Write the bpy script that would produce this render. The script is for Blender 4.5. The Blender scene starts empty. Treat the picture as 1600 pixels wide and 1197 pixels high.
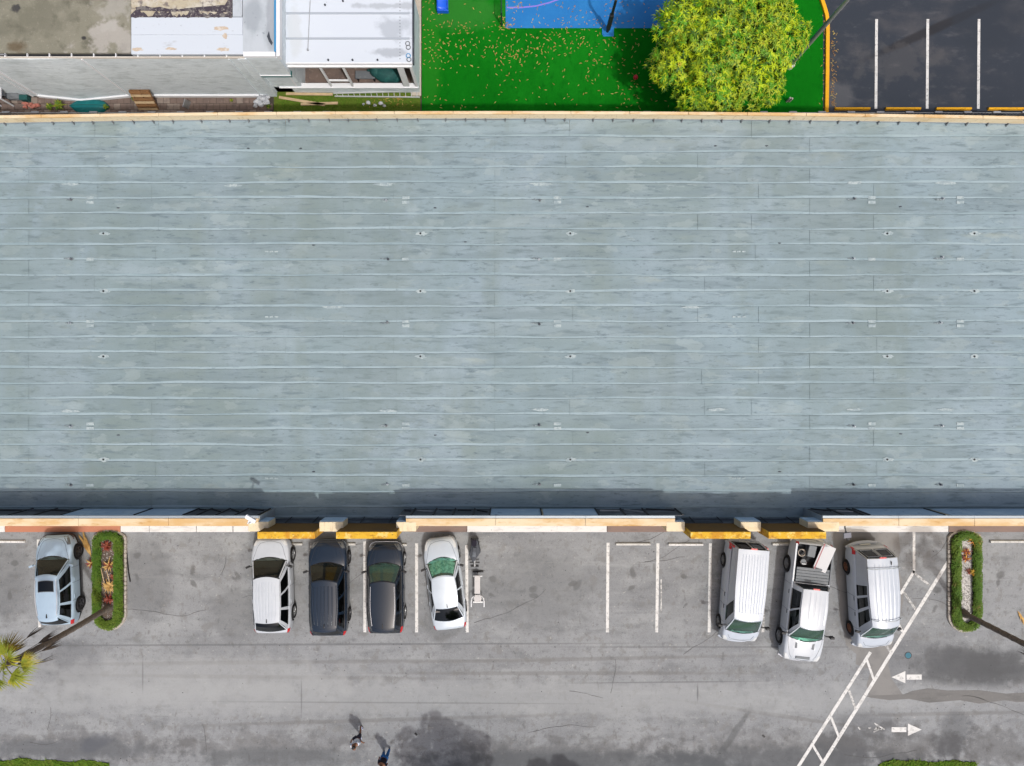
import bpy, bmesh, math, random
from mathutils import Vector, Matrix

C = bpy.context.scene.collection
SC = bpy.context.scene
R = random.Random(11)
H = 36.0                      # flying height of the drone (m)
PX = 30.0                     # photograph pixels per metre at ground level

def P(px, py, z=0.0):
    """world point at height z that the photograph shows at pixel (px, py)"""
    k = (H - z) / H / PX
    return Vector(((px - 800) * k, -(py - 598.5) * k, z))

# ------------------------------------------------------------------ camera, sky, sun
cam = bpy.data.cameras.new('camera')
cam.sensor_width = 36.0
cam.lens = 36.0 * H / (1600 / PX)
cam.clip_end = 3000
cam.clip_start = 0.1
co = bpy.data.objects.new('camera', cam)
co.location = (0, 0, H)
C.objects.link(co)
SC.camera = co

SUNV = Vector((0.30, -0.455, 1.0)).normalized()      # towards the sun
w = bpy.data.worlds.new('World')
SC.world = w
w.use_nodes = True
nt = w.node_tree
nt.nodes.clear()
sky = nt.nodes.new('ShaderNodeTexSky')
sky.sky_type = 'NISHITA'
sky.sun_disc = False
sky.sun_elevation = math.asin(SUNV.z)
sky.sun_rotation = math.atan2(SUNV.x, SUNV.y)
sky.air_density = 0.9
sky.ozone_density = 0.35
sky.dust_density = 7.0
bg = nt.nodes.new('ShaderNodeBackground')
bg.inputs[1].default_value = 0.15
out = nt.nodes.new('ShaderNodeOutputWorld')
nt.links.new(sky.outputs[0], bg.inputs[0])
nt.links.new(bg.outputs[0], out.inputs[0])
sl = bpy.data.lights.new('sun', 'SUN')
sl.energy = 2.45
sl.angle = math.radians(1.4)
sl.color = (1.0, 0.985, 0.96)
so = bpy.data.objects.new('sun', sl)
so.rotation_euler = (-SUNV).to_track_quat('-Z', 'Y').to_euler()
so.location = SUNV * 60
C.objects.link(so)
SC.view_settings.view_transform = 'Standard'
SC.view_settings.look = 'None'
SC.view_settings.exposure = -0.13
SC.view_settings.gamma = 1.0
SC.view_settings.use_curve_mapping = False

# ------------------------------------------------------------------ materials
def srgb(r, g, b):
    f = lambda c: ((c / 255 + .055) / 1.055) ** 2.4 if c > 10 else c / 255 / 12.92
    return (f(r), f(g), f(b), 1)

class NM:
    def __init__(s, name, coord='pos'):
        s.m = bpy.data.materials.new(name)
        s.m.use_nodes = True
        s.t = s.m.node_tree
        s.b = s.t.nodes['Principled BSDF']
        if coord == 'pos':
            s.pos = s.t.nodes.new('ShaderNodeNewGeometry').outputs['Position']
        else:
            s.pos = s.t.nodes.new('ShaderNodeTexCoord').outputs['Object']
    def n(s, typ, **kw):
        nd = s.t.nodes.new(typ)
        for k, v in kw.items():
            setattr(nd, k, v)
        return nd
    def l(s, a, b):
        s.t.links.new(a, b)
    def noise(s, scale, stretch=(1, 1, 1), detail=5, rough=.6, off=(0, 0, 0), dist=0):
        mp = s.n('ShaderNodeMapping')
        mp.inputs['Scale'].default_value = stretch
        mp.inputs['Location'].default_value = off
        s.l(s.pos, mp.inputs[0])
        nz = s.n('ShaderNodeTexNoise')
        nz.inputs['Scale'].default_value = scale
        nz.inputs['Detail'].default_value = detail
        nz.inputs['Roughness'].default_value = rough
        nz.inputs['Distortion'].default_value = dist
        s.l(mp.outputs[0], nz.inputs['Vector'])
        return nz.outputs['Fac']
    def rng(s, fac, a, b, lo=0., hi=1.):
        r = s.n('ShaderNodeMapRange', interpolation_type='SMOOTHSTEP')
        s.l(fac, r.inputs[0])
        r.inputs[1].default_value = a; r.inputs[2].default_value = b
        r.inputs[3].default_value = lo; r.inputs[4].default_value = hi
        return r.outputs[0]
    def math(s, op, a, b):
        m = s.n('ShaderNodeMath', operation=op)
        for i, v in enumerate((a, b)):
            if isinstance(v, (int, float)): m.inputs[i].default_value = v
            else: s.l(v, m.inputs[i])
        return m.outputs[0]
    def mix(s, fac, a, b, mode='MIX'):
        m = s.n('ShaderNodeMix', data_type='RGBA', blend_type=mode)
        for i, v in ((0, fac), (6, a), (7, b)):
            if isinstance(v, (int, float)): m.inputs[i].default_value = v
            elif isinstance(v, tuple): m.inputs[i].default_value = v
            else: s.l(v, m.inputs[i])
        return m.outputs[2]
    def ell(s, cx, cy, rx, ry, rot=0., wob=.25, wscale=1.2, soft=.5):
        """mask 1 inside an uneven ellipse in world metres"""
        sub = s.n('ShaderNodeVectorMath', operation='SUBTRACT')
        s.l(s.pos, sub.inputs[0]); sub.inputs[1].default_value = (cx, cy, 0)
        mp = s.n('ShaderNodeMapping')
        mp.vector_type = 'TEXTURE'
        mp.inputs['Rotation'].default_value = (0, 0, rot)
        mp.inputs['Scale'].default_value = (rx, ry, 1e4)
        s.l(sub.outputs[0], mp.inputs[0])
        ln = s.n('ShaderNodeVectorMath', operation='LENGTH')
        s.l(mp.outputs[0], ln.inputs[0])
        nz = s.noise(wscale, detail=4)
        d = s.math('ADD', ln.outputs['Value'], s.math('MULTIPLY', s.math('SUBTRACT', nz, .5), wob * 4))
        return s.rng(d, 1.0 + soft * .5, 1.0 - soft * .5)

def mat(name, base, layers=(), rough=.8, metal=0., bump=None, spec=.3, coat=0., coord='pos', ells=(), ez=0.):
    q = NM(name, coord)
    col = base
    for L in layers:          # (scale, stretch, lo, hi, colour, factor[, detail])
        f = q.noise(L[0], L[1], L[6] if len(L) > 6 else 5, off=(R.uniform(0, 50), R.uniform(0, 50), 0))
        f = q.rng(f, L[2], L[3], 0, L[5])
        col = q.mix(f, col, L[4])
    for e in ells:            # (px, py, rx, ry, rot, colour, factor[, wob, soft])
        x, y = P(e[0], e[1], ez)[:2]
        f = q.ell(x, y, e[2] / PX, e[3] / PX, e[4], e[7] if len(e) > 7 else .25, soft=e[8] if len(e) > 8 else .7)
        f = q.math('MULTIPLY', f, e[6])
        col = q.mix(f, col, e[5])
    if isinstance(col, tuple): q.b.inputs['Base Color'].default_value = col
    else: q.l(col, q.b.inputs['Base Color'])
    q.b.inputs['Roughness'].default_value = rough
    q.b.inputs['Metallic'].default_value = metal
    q.b.inputs['Specular IOR Level'].default_value = spec
    q.b.inputs['Coat Weight'].default_value = coat
    q.b.inputs['Coat Roughness'].default_value = .08
    if bump:
        bn = q.n('ShaderNodeBump')
        bn.inputs['Strength'].default_value = bump[1]
        bn.inputs['Distance'].default_value = bump[2] if len(bump) > 2 else .02
        q.l(q.noise(bump[0], detail=4), bn.inputs['Height'])
        q.l(bn.outputs[0], q.b.inputs['Normal'])
    return q.m

def glass(name, tint, thru=.6, rough=.03, body=.1):
    q = NM(name)
    t = q.t
    tr = q.n('ShaderNodeBsdfTransparent'); tr.inputs[0].default_value = tint
    gl = q.n('ShaderNodeBsdfGlossy'); gl.inputs[0].default_value = (.9, .95, 1, 1); gl.inputs[1].default_value = rough
    df = q.n('ShaderNodeBsdfDiffuse'); df.inputs[0].default_value = (tint[0] * body, tint[1] * body, tint[2] * body, 1)
    m1 = q.n('ShaderNodeMixShader'); m1.inputs[0].default_value = thru
    q.l(df.outputs[0], m1.inputs[1]); q.l(tr.outputs[0], m1.inputs[2])
    fr = q.n('ShaderNodeLayerWeight'); fr.inputs[0].default_value = .5
    fo = q.math('ADD', q.math('MULTIPLY', q.math('POWER', fr.outputs['Facing'], 4.0), .6), .045)
    m2 = q.n('ShaderNodeMixShader')
    q.l(fo, m2.inputs[0]); q.l(m1.outputs[0], m2.inputs[1]); q.l(gl.outputs[0], m2.inputs[2])
    q.l(m2.outputs[0], t.nodes['Material Output'].inputs[0])
    return q.m

one = (1, 1, 1)
M = {}
dk = srgb(70, 72, 76)
M['asphalt'] = mat('worn_asphalt', (0.225, 0.235, 0.246, 1), [
    (.16, one, .38, .66, (0.178, 0.186, 0.196, 1), .8),
    (.45, (1, 1.6, 1), .45, .7, (0.273, 0.285, 0.292, 1), .75),
    (1.0, (.6, 1.4, 1), .50, .72, (0.130, 0.137, 0.144, 1), .65),
    (2.6, one, .54, .74, (0.111, 0.116, 0.122, 1), .6),
    (7, one, .56, .74, (0.095, 0.099, 0.103, 1), .6),
    (.8, (.15, 3, 1), .56, .72, (0.292, 0.304, 0.310, 1), .5),
    (18, one, .5, .75, (0.316, 0.330, 0.335, 1), .45, 3),
    (26, one, .54, .72, (0.087, 0.091, 0.095, 1), .5, 3),
    (1.7, one, .55, .64, (0.153, 0.151, 0.145, 1), .45),
    (3.4, (1, .5, 1), .60, .68, (0.107, 0.106, 0.101, 1), .5),
    (11, one, .62, .68, (0.092, 0.091, 0.087, 1), .6),
    (5.5, one, .62, .70, (0.428, 0.419, 0.386, 1), .4)],
    rough=.93, bump=(30, .25, .01), ells=[
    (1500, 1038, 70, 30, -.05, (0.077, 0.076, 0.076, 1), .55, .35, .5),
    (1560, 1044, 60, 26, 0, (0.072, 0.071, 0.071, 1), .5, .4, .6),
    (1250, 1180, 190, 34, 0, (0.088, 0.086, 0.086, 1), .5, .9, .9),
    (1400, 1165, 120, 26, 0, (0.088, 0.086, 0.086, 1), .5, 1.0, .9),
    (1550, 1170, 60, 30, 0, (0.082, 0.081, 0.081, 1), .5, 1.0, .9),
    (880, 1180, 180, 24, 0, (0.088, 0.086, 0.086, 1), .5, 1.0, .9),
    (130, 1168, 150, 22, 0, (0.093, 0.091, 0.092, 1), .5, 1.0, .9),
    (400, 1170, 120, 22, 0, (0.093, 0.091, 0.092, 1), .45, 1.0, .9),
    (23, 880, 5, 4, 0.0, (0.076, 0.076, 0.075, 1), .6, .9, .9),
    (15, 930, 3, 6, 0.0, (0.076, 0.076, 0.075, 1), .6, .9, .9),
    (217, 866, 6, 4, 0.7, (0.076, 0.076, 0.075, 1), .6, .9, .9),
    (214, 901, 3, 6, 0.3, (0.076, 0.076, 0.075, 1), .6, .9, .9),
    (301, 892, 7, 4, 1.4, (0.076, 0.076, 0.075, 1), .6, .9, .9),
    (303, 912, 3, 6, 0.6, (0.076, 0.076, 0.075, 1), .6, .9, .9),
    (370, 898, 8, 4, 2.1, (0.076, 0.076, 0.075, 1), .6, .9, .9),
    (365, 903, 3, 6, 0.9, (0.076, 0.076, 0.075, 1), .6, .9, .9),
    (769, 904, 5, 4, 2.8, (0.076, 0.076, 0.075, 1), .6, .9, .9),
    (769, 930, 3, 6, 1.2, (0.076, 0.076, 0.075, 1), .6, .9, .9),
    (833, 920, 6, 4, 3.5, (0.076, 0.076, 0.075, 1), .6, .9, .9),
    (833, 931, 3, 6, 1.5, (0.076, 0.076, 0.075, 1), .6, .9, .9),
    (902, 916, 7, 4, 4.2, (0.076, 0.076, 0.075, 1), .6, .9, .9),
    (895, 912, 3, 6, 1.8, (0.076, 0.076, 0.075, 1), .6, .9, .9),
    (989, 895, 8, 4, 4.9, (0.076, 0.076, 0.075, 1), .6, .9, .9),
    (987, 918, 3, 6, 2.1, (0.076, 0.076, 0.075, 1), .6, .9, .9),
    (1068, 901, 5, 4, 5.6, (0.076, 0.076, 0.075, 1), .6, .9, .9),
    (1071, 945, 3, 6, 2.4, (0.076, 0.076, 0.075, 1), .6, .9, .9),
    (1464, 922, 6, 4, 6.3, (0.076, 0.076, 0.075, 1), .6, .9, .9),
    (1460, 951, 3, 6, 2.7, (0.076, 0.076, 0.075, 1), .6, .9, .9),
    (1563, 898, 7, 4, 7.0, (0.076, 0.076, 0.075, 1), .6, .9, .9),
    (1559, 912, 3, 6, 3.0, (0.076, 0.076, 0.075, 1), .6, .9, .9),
    (420, 1035, 330, 3.0, 0.01, (0.133, 0.131, 0.127, 1), .45, .25, .9),
    (430, 1058, 300, 3.0, -0.01, (0.133, 0.131, 0.127, 1), .45, .25, .9),
    (900, 1030, 260, 3.0, 0.02, (0.133, 0.131, 0.127, 1), .45, .25, .9),
    (880, 1052, 280, 3.0, 0.00, (0.133, 0.131, 0.127, 1), .45, .25, .9),
    (1230, 1120, 160, 3.0, -0.15, (0.133, 0.131, 0.127, 1), .45, .25, .9),
    (600, 1125, 300, 3.0, 0.03, (0.133, 0.131, 0.127, 1), .45, .25, .9),
    (1480, 1115, 150, 3.0, 0.02, (0.133, 0.131, 0.127, 1), .45, .25, .9),
    
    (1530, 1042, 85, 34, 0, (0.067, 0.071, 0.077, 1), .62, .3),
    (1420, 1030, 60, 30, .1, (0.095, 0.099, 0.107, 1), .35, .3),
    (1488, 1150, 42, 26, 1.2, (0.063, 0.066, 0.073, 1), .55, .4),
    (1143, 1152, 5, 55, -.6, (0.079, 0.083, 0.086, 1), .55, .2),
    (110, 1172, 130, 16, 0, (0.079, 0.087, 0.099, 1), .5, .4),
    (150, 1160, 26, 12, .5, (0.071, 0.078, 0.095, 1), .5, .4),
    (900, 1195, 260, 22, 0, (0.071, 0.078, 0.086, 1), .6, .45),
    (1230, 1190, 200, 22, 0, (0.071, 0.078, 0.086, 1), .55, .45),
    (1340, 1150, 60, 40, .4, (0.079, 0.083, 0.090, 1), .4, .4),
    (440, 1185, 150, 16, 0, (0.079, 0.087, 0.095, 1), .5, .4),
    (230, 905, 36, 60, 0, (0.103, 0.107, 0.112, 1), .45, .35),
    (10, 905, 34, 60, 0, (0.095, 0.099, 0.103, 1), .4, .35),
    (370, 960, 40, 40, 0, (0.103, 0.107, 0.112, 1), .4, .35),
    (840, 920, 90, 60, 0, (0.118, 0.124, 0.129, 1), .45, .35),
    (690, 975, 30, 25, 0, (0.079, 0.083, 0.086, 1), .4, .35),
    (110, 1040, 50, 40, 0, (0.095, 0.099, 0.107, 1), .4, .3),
    (700, 1090, 900, 26, 0, (0.292, 0.304, 0.310, 1), .5, .5),
    (300, 1060, 260, 34, 0, (0.300, 0.310, 0.314, 1), .45, .5),
    (500, 1007, 460, 1.6, .004, (0.103, 0.107, 0.112, 1), .6, .10, .9),
    (1150, 1011, 260, 1.2, 0, (0.103, 0.107, 0.112, 1), .5, .12, .9),
    (1040, 1066, 140, 1.2, .01, (0.095, 0.099, 0.103, 1), .5, .12, .9),
    (620, 1098, 260, 1.2, -.006, (0.111, 0.116, 0.120, 1), .4, .12, .9),
    (223, 1055, 1.1, 24, 0, (0.103, 0.107, 0.112, 1), .5, .12, .9),
    (471, 1090, 1.1, 26, 0, (0.095, 0.099, 0.103, 1), .5, .12, .9),
    (1090, 1082, 1.3, 12, 0, (0.079, 0.083, 0.086, 1), .6, .10, .9)])
M['asphalt_dark'] = mat('sealed_asphalt', (0.024, 0.031, 0.044, 1), [
    (.30, (1, 1.4, 1), .48, .72, (0.063, 0.063, 0.070, 1), .8),
    (1.2, (.6, 1.4, 1), .54, .75, (0.088, 0.089, 0.098, 1), .55),
    (5, one, .6, .8, (0.109, 0.111, 0.123, 1), .4),
    (30, one, .6, .8, (0.102, 0.111, 0.131, 1), .3, 2)], rough=.7, bump=(30, .2, .01), ells=[
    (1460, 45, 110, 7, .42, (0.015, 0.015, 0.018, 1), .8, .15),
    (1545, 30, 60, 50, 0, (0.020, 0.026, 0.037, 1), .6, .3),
    (1310, 150, 25, 22, 0, (0.109, 0.111, 0.119, 1), .5, .4),
    (1400, 95, 60, 25, 0, (0.082, 0.080, 0.082, 1), .35, 1.2, .9)])
M['asphalt_patch'] = mat('patched_asphalt', (0.150, 0.148, 0.145, 1), [
    (1.5, (.4, 1.6, 1), .45, .7, (0.100, 0.100, 0.100, 1), .6),
    (6, one, .5, .8, (0.200, 0.200, 0.190, 1), .5)], rough=.9, bump=(40, .3, .01))
M['wet'] = mat('stained_asphalt', (0.200, 0.197, 0.192, 1), [
    (.8, one, .4, .7, (0.130, 0.130, 0.130, 1), .7),
    (5, one, .55, .8, (0.100, 0.100, 0.100, 1), .4),
    (26, one, .5, .8, (0.240, 0.235, 0.230, 1), .3, 2)], rough=.85, bump=(30, .2, .01))
M['asphalt_crack'] = mat('crack_dirt', (.09, .09, .09, 1), rough=1)
M['roof_grime'] = mat('roof_grime', (.13, .165, .18, 1), [(9, one, .45, .6, (.24, .285, .30, 1), .9)], rough=.9)
M['line'] = mat('road_paint', (.60, .60, .59, 1), [
    (3, one, .48, .66, (.42, .42, .41, 1), .7),
    (7, one, .56, .64, (.28, .28, .28, 1), .75), (24, one, .56, .68, (.3, .3, .3, 1), .4, 3)], rough=.8)
M['kerb_white'] = mat('kerb_white_paint', (.60, .60, .59, 1), [(3, (.5, 2, 1), .5, .7, (.45, .44, .43, 1), .7), (10, one, .60, .7, (.3, .3, .29, 1), .6)], rough=.8)
M['line_old'] = mat('worn_road_paint', (.55, .55, .54, 1), [
    (7, one, .42, .56, (.24, .24, .235, 1), .95),
    (20, one, .5, .65, (.22, .22, .22, 1), .6)], rough=.85)
M['yellow'] = mat('yellow_kerb_paint', (.72, .36, .01, 1), [
    (2.5, one, .5, .75, (.5, .26, .02, 1), .6), (14, one, .58, .75, (.3, .18, .04, 1), .5)], rough=.7)
M['stucco_yellow'] = mat('yellow_stucco', (.60, .36, .03, 1), [
    (1.6, (1, 1, .4), .45, .62, (.46, .21, .02, 1), .85),
    (4, one, .52, .64, (.72, .52, .16, 1), .85), (6, (.7, 1.4, 1), .55, .64, (.34, .17, .02, 1), .8),
    (11, one, .60, .68, (.16, .10, .03, 1), .8)], rough=.9, bump=(25, .3, .01))
M['panel_shade_brown'] = mat('shade_brown_panel_back', (0.173, 0.087, 0.018, 1), [(1.5, one, .45, .7, (0.128, 0.070, 0.023, 1), .8), (8, one, .6, .75, (0.075, 0.042, 0.019, 1), .6)], rough=.9)
M['beige'] = mat('beige_stucco', (0.688, 0.580, 0.396, 1), [
    (.9, (.5, 2, 1), .52, .75, (0.558, 0.386, 0.180, 1), .7),
    (4, (.6, 2, 1), .6, .75, (0.419, 0.258, 0.090, 1), .55),
    (12, one, .58, .7, (0.372, 0.304, 0.225, 1), .6), (2.2, (3, .4, 1), .56, .68, (0.409, 0.313, 0.198, 1), .5)], rough=.9, bump=(25, .2, .01))
M['beige_stain'] = mat('stained_beige_coping', (0.651, 0.534, 0.360, 1), [
    (.7, (.5, 1.5, 1), .42, .62, (0.539, 0.331, 0.126, 1), .85),
    (3, (.5, 2, 1), .55, .72, (0.428, 0.221, 0.054, 1), .75),
    (10, one, .62, .8, (0.233, 0.156, 0.090, 1), .6)], rough=.9, bump=(25, .2, .01))
def roofmat(name, k=1.0, extra=()):
    R.seed(5)
    c = lambda r, g, b: (r * k * .83, g * k * .895, b * k * .925, 1)
    return mat(name, c(.265, .325, .350), list(extra) + [
        (.10, (1, 1.3, 1), .40, .66, c(.215, .258, .245), .95),
        (.16, (1.5, .45, 1), .44, .64, c(.300, .352, .385), .75),
        (.20, (1.6, .4, 1), .52, .66, c(.228, .268, .252), .7),
        (.3, (.5, 2.5, 1), .48, .72, c(.335, .385, .41), .6),
        (.8, (.35, 3, 1), .46, .68, c(.20, .245, .262), .6),
        (2.2, (.4, 2.2, 1), .52, .70, c(.155, .197, .212), .8),
        (5, (.5, 1.6, 1), .56, .72, c(.13, .165, .18), .75),
        (16, (.6, 1.4, 1), .55, .75, c(.14, .175, .19), .5),
        (.5, (.6, 2.2, 1), .62, .78, c(.34, .36, .31), .6),
        (1.1, (.3, 2.8, 1), .64, .78, c(.40, .44, .44), .6),
        (.7, (.8, 1.6, 1), .585, .60, c(.36, .40, .39), .35), (.7, (.8, 1.6, 1), .605, .66, c(.22, .255, .245), .4),
        (9, (.8, 1.3, 1), .66, .72, c(.08, .105, .115), .6)], rough=.75, bump=(9, .25, .02), ez=5.5, ells=[(x, y, rx, ry, ro, c(.195, .235, .222), f * .62, .8, .9) for x, y, rx, ry, ro, f in ((555, 430, 80, 270, .1, .6), (640, 520, 60, 160, -.1, .45), (1300, 440, 95, 280, .05, .6), (1460, 560, 60, 180, 0, .4), (60, 500, 110, 170, 0, .5), (130, 330, 80, 60, 0, .45), (850, 520, 70, 220, 0, .4), (300, 640, 90, 90, 0, .35), (1050, 640, 80, 80, 0, .3))])
M['roof'] = roofmat('grey_roof_membrane')
M['roof_b'] = roofmat('grey_roof_membrane_greenish', .965)
M['roof_c'] = roofmat('grey_roof_membrane_pale', 1.03)
M['seam'] = mat('roof_lap_coating', (0.276, 0.356, 0.387, 1), [
    (.5, (.5, 1, 1), .42, .62, (0.216, 0.290, 0.315, 1), .9), (2.0, (.4, 2, 1), .5, .7, (0.200, 0.268, 0.293, 1), .8), (7, (.5, 2, 1), .55, .72, (0.136, 0.185, 0.207, 1), .6)], rough=.65)
M['patch_white'] = mat('white_roof_patch', (0.352, 0.414, 0.423, 1), [(5, one, .42, .6, (0.246, 0.306, 0.327, 1), .9), (14, one, .5, .65, (0.211, 0.270, 0.294, 1), .7)], rough=.8)
M['coping_grey'] = mat('grey_metal_coping', (.33, .37, .40, 1), [(2, (.3, 2, 1), .5, .7, (.22, .25, .27, 1), .6)], rough=.5, metal=.3)
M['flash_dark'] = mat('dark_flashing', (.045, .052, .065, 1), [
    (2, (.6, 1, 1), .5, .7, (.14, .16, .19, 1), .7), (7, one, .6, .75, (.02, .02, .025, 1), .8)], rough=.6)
M['flash_blue'] = mat('pale_blue_flashing', (.34, .46, .60, 1), [
    (1.4, (.7, 1, 1.5), .48, .66, (.48, .58, .68, 1), .8), (3, one, .6, .72, (.06, .12, .22, 1), .7)], rough=.45)
M['wallgrey'] = mat('grey_textured_wall', (.60, .665, .71, 1), [
    (1.2, (1, 1, 2.5), .45, .7, (.43, .49, .52, 1), .8), (3.5, (.5, 1, 3.5), .5, .68, (.72, .78, .82, 1), .8), (9, (.5, 1, 3), .55, .7, (.36, .41, .44, 1), .6)],
    rough=.9, bump=(14, .5, .03))
M['white'] = mat('white_paint', (.68, .70, .73, 1), [
    (1.5, one, .55, .75, (.60, .62, .64, 1), .6), (9, one, .64, .78, (.3, .32, .33, 1), .5)], rough=.6)
M['whiteroof'] = mat('white_roof_coating', (.50, .55, .61, 1), [
    (.6, (.6, 1.6, 1), .5, .75, (.50, .55, .60, 1), .6),
    (2.2, (.6, 1.6, 1), .6, .74, (.36, .38, .40, 1), .6),
    (7, one, .66, .76, (.12, .13, .14, 1), .7)], rough=.6)
M['whitemetal'] = mat('white_metal_roof', (.53, .58, .645, 1), [
    (.8, (.5, 2, 1), .55, .75, (.55, .60, .65, 1), .6), (9, one, .68, .78, (.2, .22, .24, 1), .7)],
    rough=.45, spec=.4, ez=3.1, ells=[(618, 46, 22, 16, .3, (.24, .27, .31, 1), .5, .8, .9), (606, 82, 30, 5, 0, (.2, .22, .25, 1), .5, .9, .9),
                    (612, 9, 40, 4, 0, (.24, .26, .28, 1), .5, .9, .9), (460, 45, 8, 40, 0, (.45, .48, .5, 1), .5, .8, .9)])
M['gravelroof'] = mat('gravel_roof', (0.184, 0.180, 0.140, 1), [
    (.4, one, .42, .68, (0.224, 0.216, 0.172, 1), .8), (1.4, one, .52, .72, (0.092, 0.090, 0.068, 1), .7),
    (6, one, .56, .72, (0.272, 0.256, 0.208, 1), .7), (18, one, .6, .75, (0.064, 0.064, 0.056, 1), .6)],
    rough=.95, bump=(20, .6, .03), ez=4.3, ells=[
    (180, 62, 30, 24, .4, (0.400, 0.384, 0.368, 1), .55, 1.6, .9), (182, 15, 24, 20, 0, (0.368, 0.360, 0.336, 1), .5, 1.6, .9), (60, 30, 50, 20, .3, (0.096, 0.096, 0.072, 1), .4, 1.2, .9),
    (28, 74, 14, 8, 0, (0.080, 0.052, 0.024, 1), .7, .5), (25, 13, 6, 5, 0, (0.024, 0.024, 0.032, 1), .8, .9),
    (132, 60, 4, 3, 0, (0.024, 0.024, 0.028, 1), .9, .5)])
M['peelroof'] = mat('peeling_roof', (.40, .36, .27, 1), [
    (1.5, one, .45, .65, (.52, .50, .45, 1), .8), (3, one, .52, .66, (.10, .085, .10, 1), .75),
    (9, one, .55, .7, (.28, .22, .13, 1), .7)], rough=.95, bump=(16, .6, .04))
M['peeldark'] = mat('bare_roof_felt', (.055, .045, .058, 1), [
    (4, one, .5, .65, (.20, .19, .18, 1), .7), (10, one, .55, .7, (.45, .43, .38, 1), .7)], rough=.95, bump=(16, .6, .04))
M['greymem'] = mat('grey_membrane', (.42, .46, .50, 1), [
    (.8, (1.5, .6, 1), .45, .7, (.30, .34, .37, 1), .8), (4, one, .6, .75, (.16, .18, .20, 1), .7)], rough=.7, ez=4.3,
    ells=[(398, 22, 14, 22, 0, (.22, .25, .28, 1), .6, .3), (424, 30, 6, 46, 0, (.24, .26, .29, 1), .6, .3)])
M['bluetrim'] = mat('blue_trim', (.05, .25, .48, 1), rough=.5)
M['tealtrim'] = mat('teal_trim', (.02, .16, .17, 1), rough=.5)
M['paver'] = mat('brown_pavers', (.155, .115, .098, 1), [
    (1.2, one, .45, .7, (.10, .08, .075, 1), .8), (5, one, .55, .7, (.24, .185, .16, 1), .7)], rough=.95, bump=(20, .4, .01))
M['paver_b'] = mat('pale_pavers', (.22, .18, .155, 1), [(4, one, .5, .7, (.13, .105, .095, 1), .8)], rough=.95, bump=(20, .4, .01))
M['joint'] = mat('paver_joint_soil', (.05, .042, .036, 1), rough=1)
M['brickred'] = mat('red_brick', (.35, .13, .10, 1), [(5, one, .5, .7, (.25, .15, .13, 1), .7)], rough=.95)
M['walk'] = mat('beige_concrete', (.45, .40, .34, 1), [
    (1.5, one, .48, .7, (.33, .29, .25, 1), .8), (9, one, .58, .74, (.2, .17, .15, 1), .6)], rough=.95, bump=(30, .2, .01))
M['walk_grey'] = mat('grey_concrete', (.26, .255, .25, 1), [(2, one, .45, .7, (.2, .195, .19, 1), .7)], rough=.95)
M['walk_red'] = mat('terracotta_paint', (.40, .17, .105, 1), [(2, (.5, 2, 1), .48, .7, (.30, .15, .11, 1), .7), (8, one, .6, .75, (.45, .28, .2, 1), .6)], rough=.9)
M['walk_brown'] = mat('brown_paint', (.20, .145, .125, 1), [(2, (.5, 2, 1), .45, .7, (.15, .12, .11, 1), .8)], rough=.9)
M['turf'] = mat('artificial_turf', (0.003, 0.125, 0.005, 1), [
    (.35, (1, .6, 1), .45, .7, (0.007, 0.180, 0.009, 1), .8), (2, (2, 1, 1), .5, .7, (0.002, 0.090, 0.004, 1), .6),
    (30, one, .5, .75, (0.011, 0.240, 0.012, 1), .4, 2)], rough=1, spec=.05, bump=(60, .6, .02), ells=[
    (712, 20, 70, 26, 0, (0.028, 0.170, 0.024, 1), .7, .3), (672, 90, 16, 90, 0, (0.017, 0.170, 0.012, 1), .6, .3)])
M['grass'] = mat('lawn_grass', (.075, .12, .016, 1), [
    (1.5, one, .42, .68, (.11, .15, .025, 1), .8), (6, one, .55, .72, (.15, .12, .04, 1), .6)], rough=1, spec=.05, bump=(40, .7, .03))
M['blade'] = mat('grass_blades', (.08, .16, .015, 1), [(2, one, .45, .65, (.13, .17, .03, 1), .8)], rough=.9, spec=.1)
M['earth'] = mat('earth', (.16, .16, .14, 1), [(.05, one, .4, .65, (.09, .10, .07, 1), .8)], rough=1)
M['court'] = mat('blue_court', (.012, .15, .42, 1), [
    (1, one, .45, .7, (.02, .185, .46, 1), .7), (12, one, .62, .75, (.02, .13, .33, 1), .5)], rough=.7)
M['purple'] = mat('purple_court_line', (.22, .17, .58, 1), rough=.7)
M['leafdry'] = mat('dry_leaves', (.36, .20, .055, 1), [(3, one, .45, .6, (.46, .36, .11, 1), .9), (5, one, .5, .6, (.22, .09, .03, 1), .8)], rough=.8)
M['mango_a'] = mat('mango_leaf_green', (.085, .255, .005, 1), [(.8, one, .42, .62, (.17, .26, .014, 1), .9), (2.2, one, .5, .68, (.06, .14, .012, 1), .7)], rough=.55, spec=.3)
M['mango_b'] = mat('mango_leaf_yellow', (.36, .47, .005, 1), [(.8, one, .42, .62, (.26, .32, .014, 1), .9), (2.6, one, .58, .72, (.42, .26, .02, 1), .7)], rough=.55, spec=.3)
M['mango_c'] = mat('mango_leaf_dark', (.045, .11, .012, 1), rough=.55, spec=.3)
M['bark'] = mat('bark', (.13, .105, .085, 1), [(5, (1, 1, .3), .45, .65, (.06, .05, .045, 1), .8)], rough=.95, bump=(12, .8, .05))
M['palmbark'] = mat('palm_trunk', (.15, .125, .105, 1), [(3, (1, 1, 4), .45, .65, (.075, .065, .058, 1), .8)], rough=.95, bump=(14, .8, .04))
M['palm_green'] = mat('palm_leaf', (0.163, 0.196, 0.014, 1), [(2, one, .45, .65, (0.325, 0.265, 0.016, 1), .9)], rough=.6)
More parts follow.
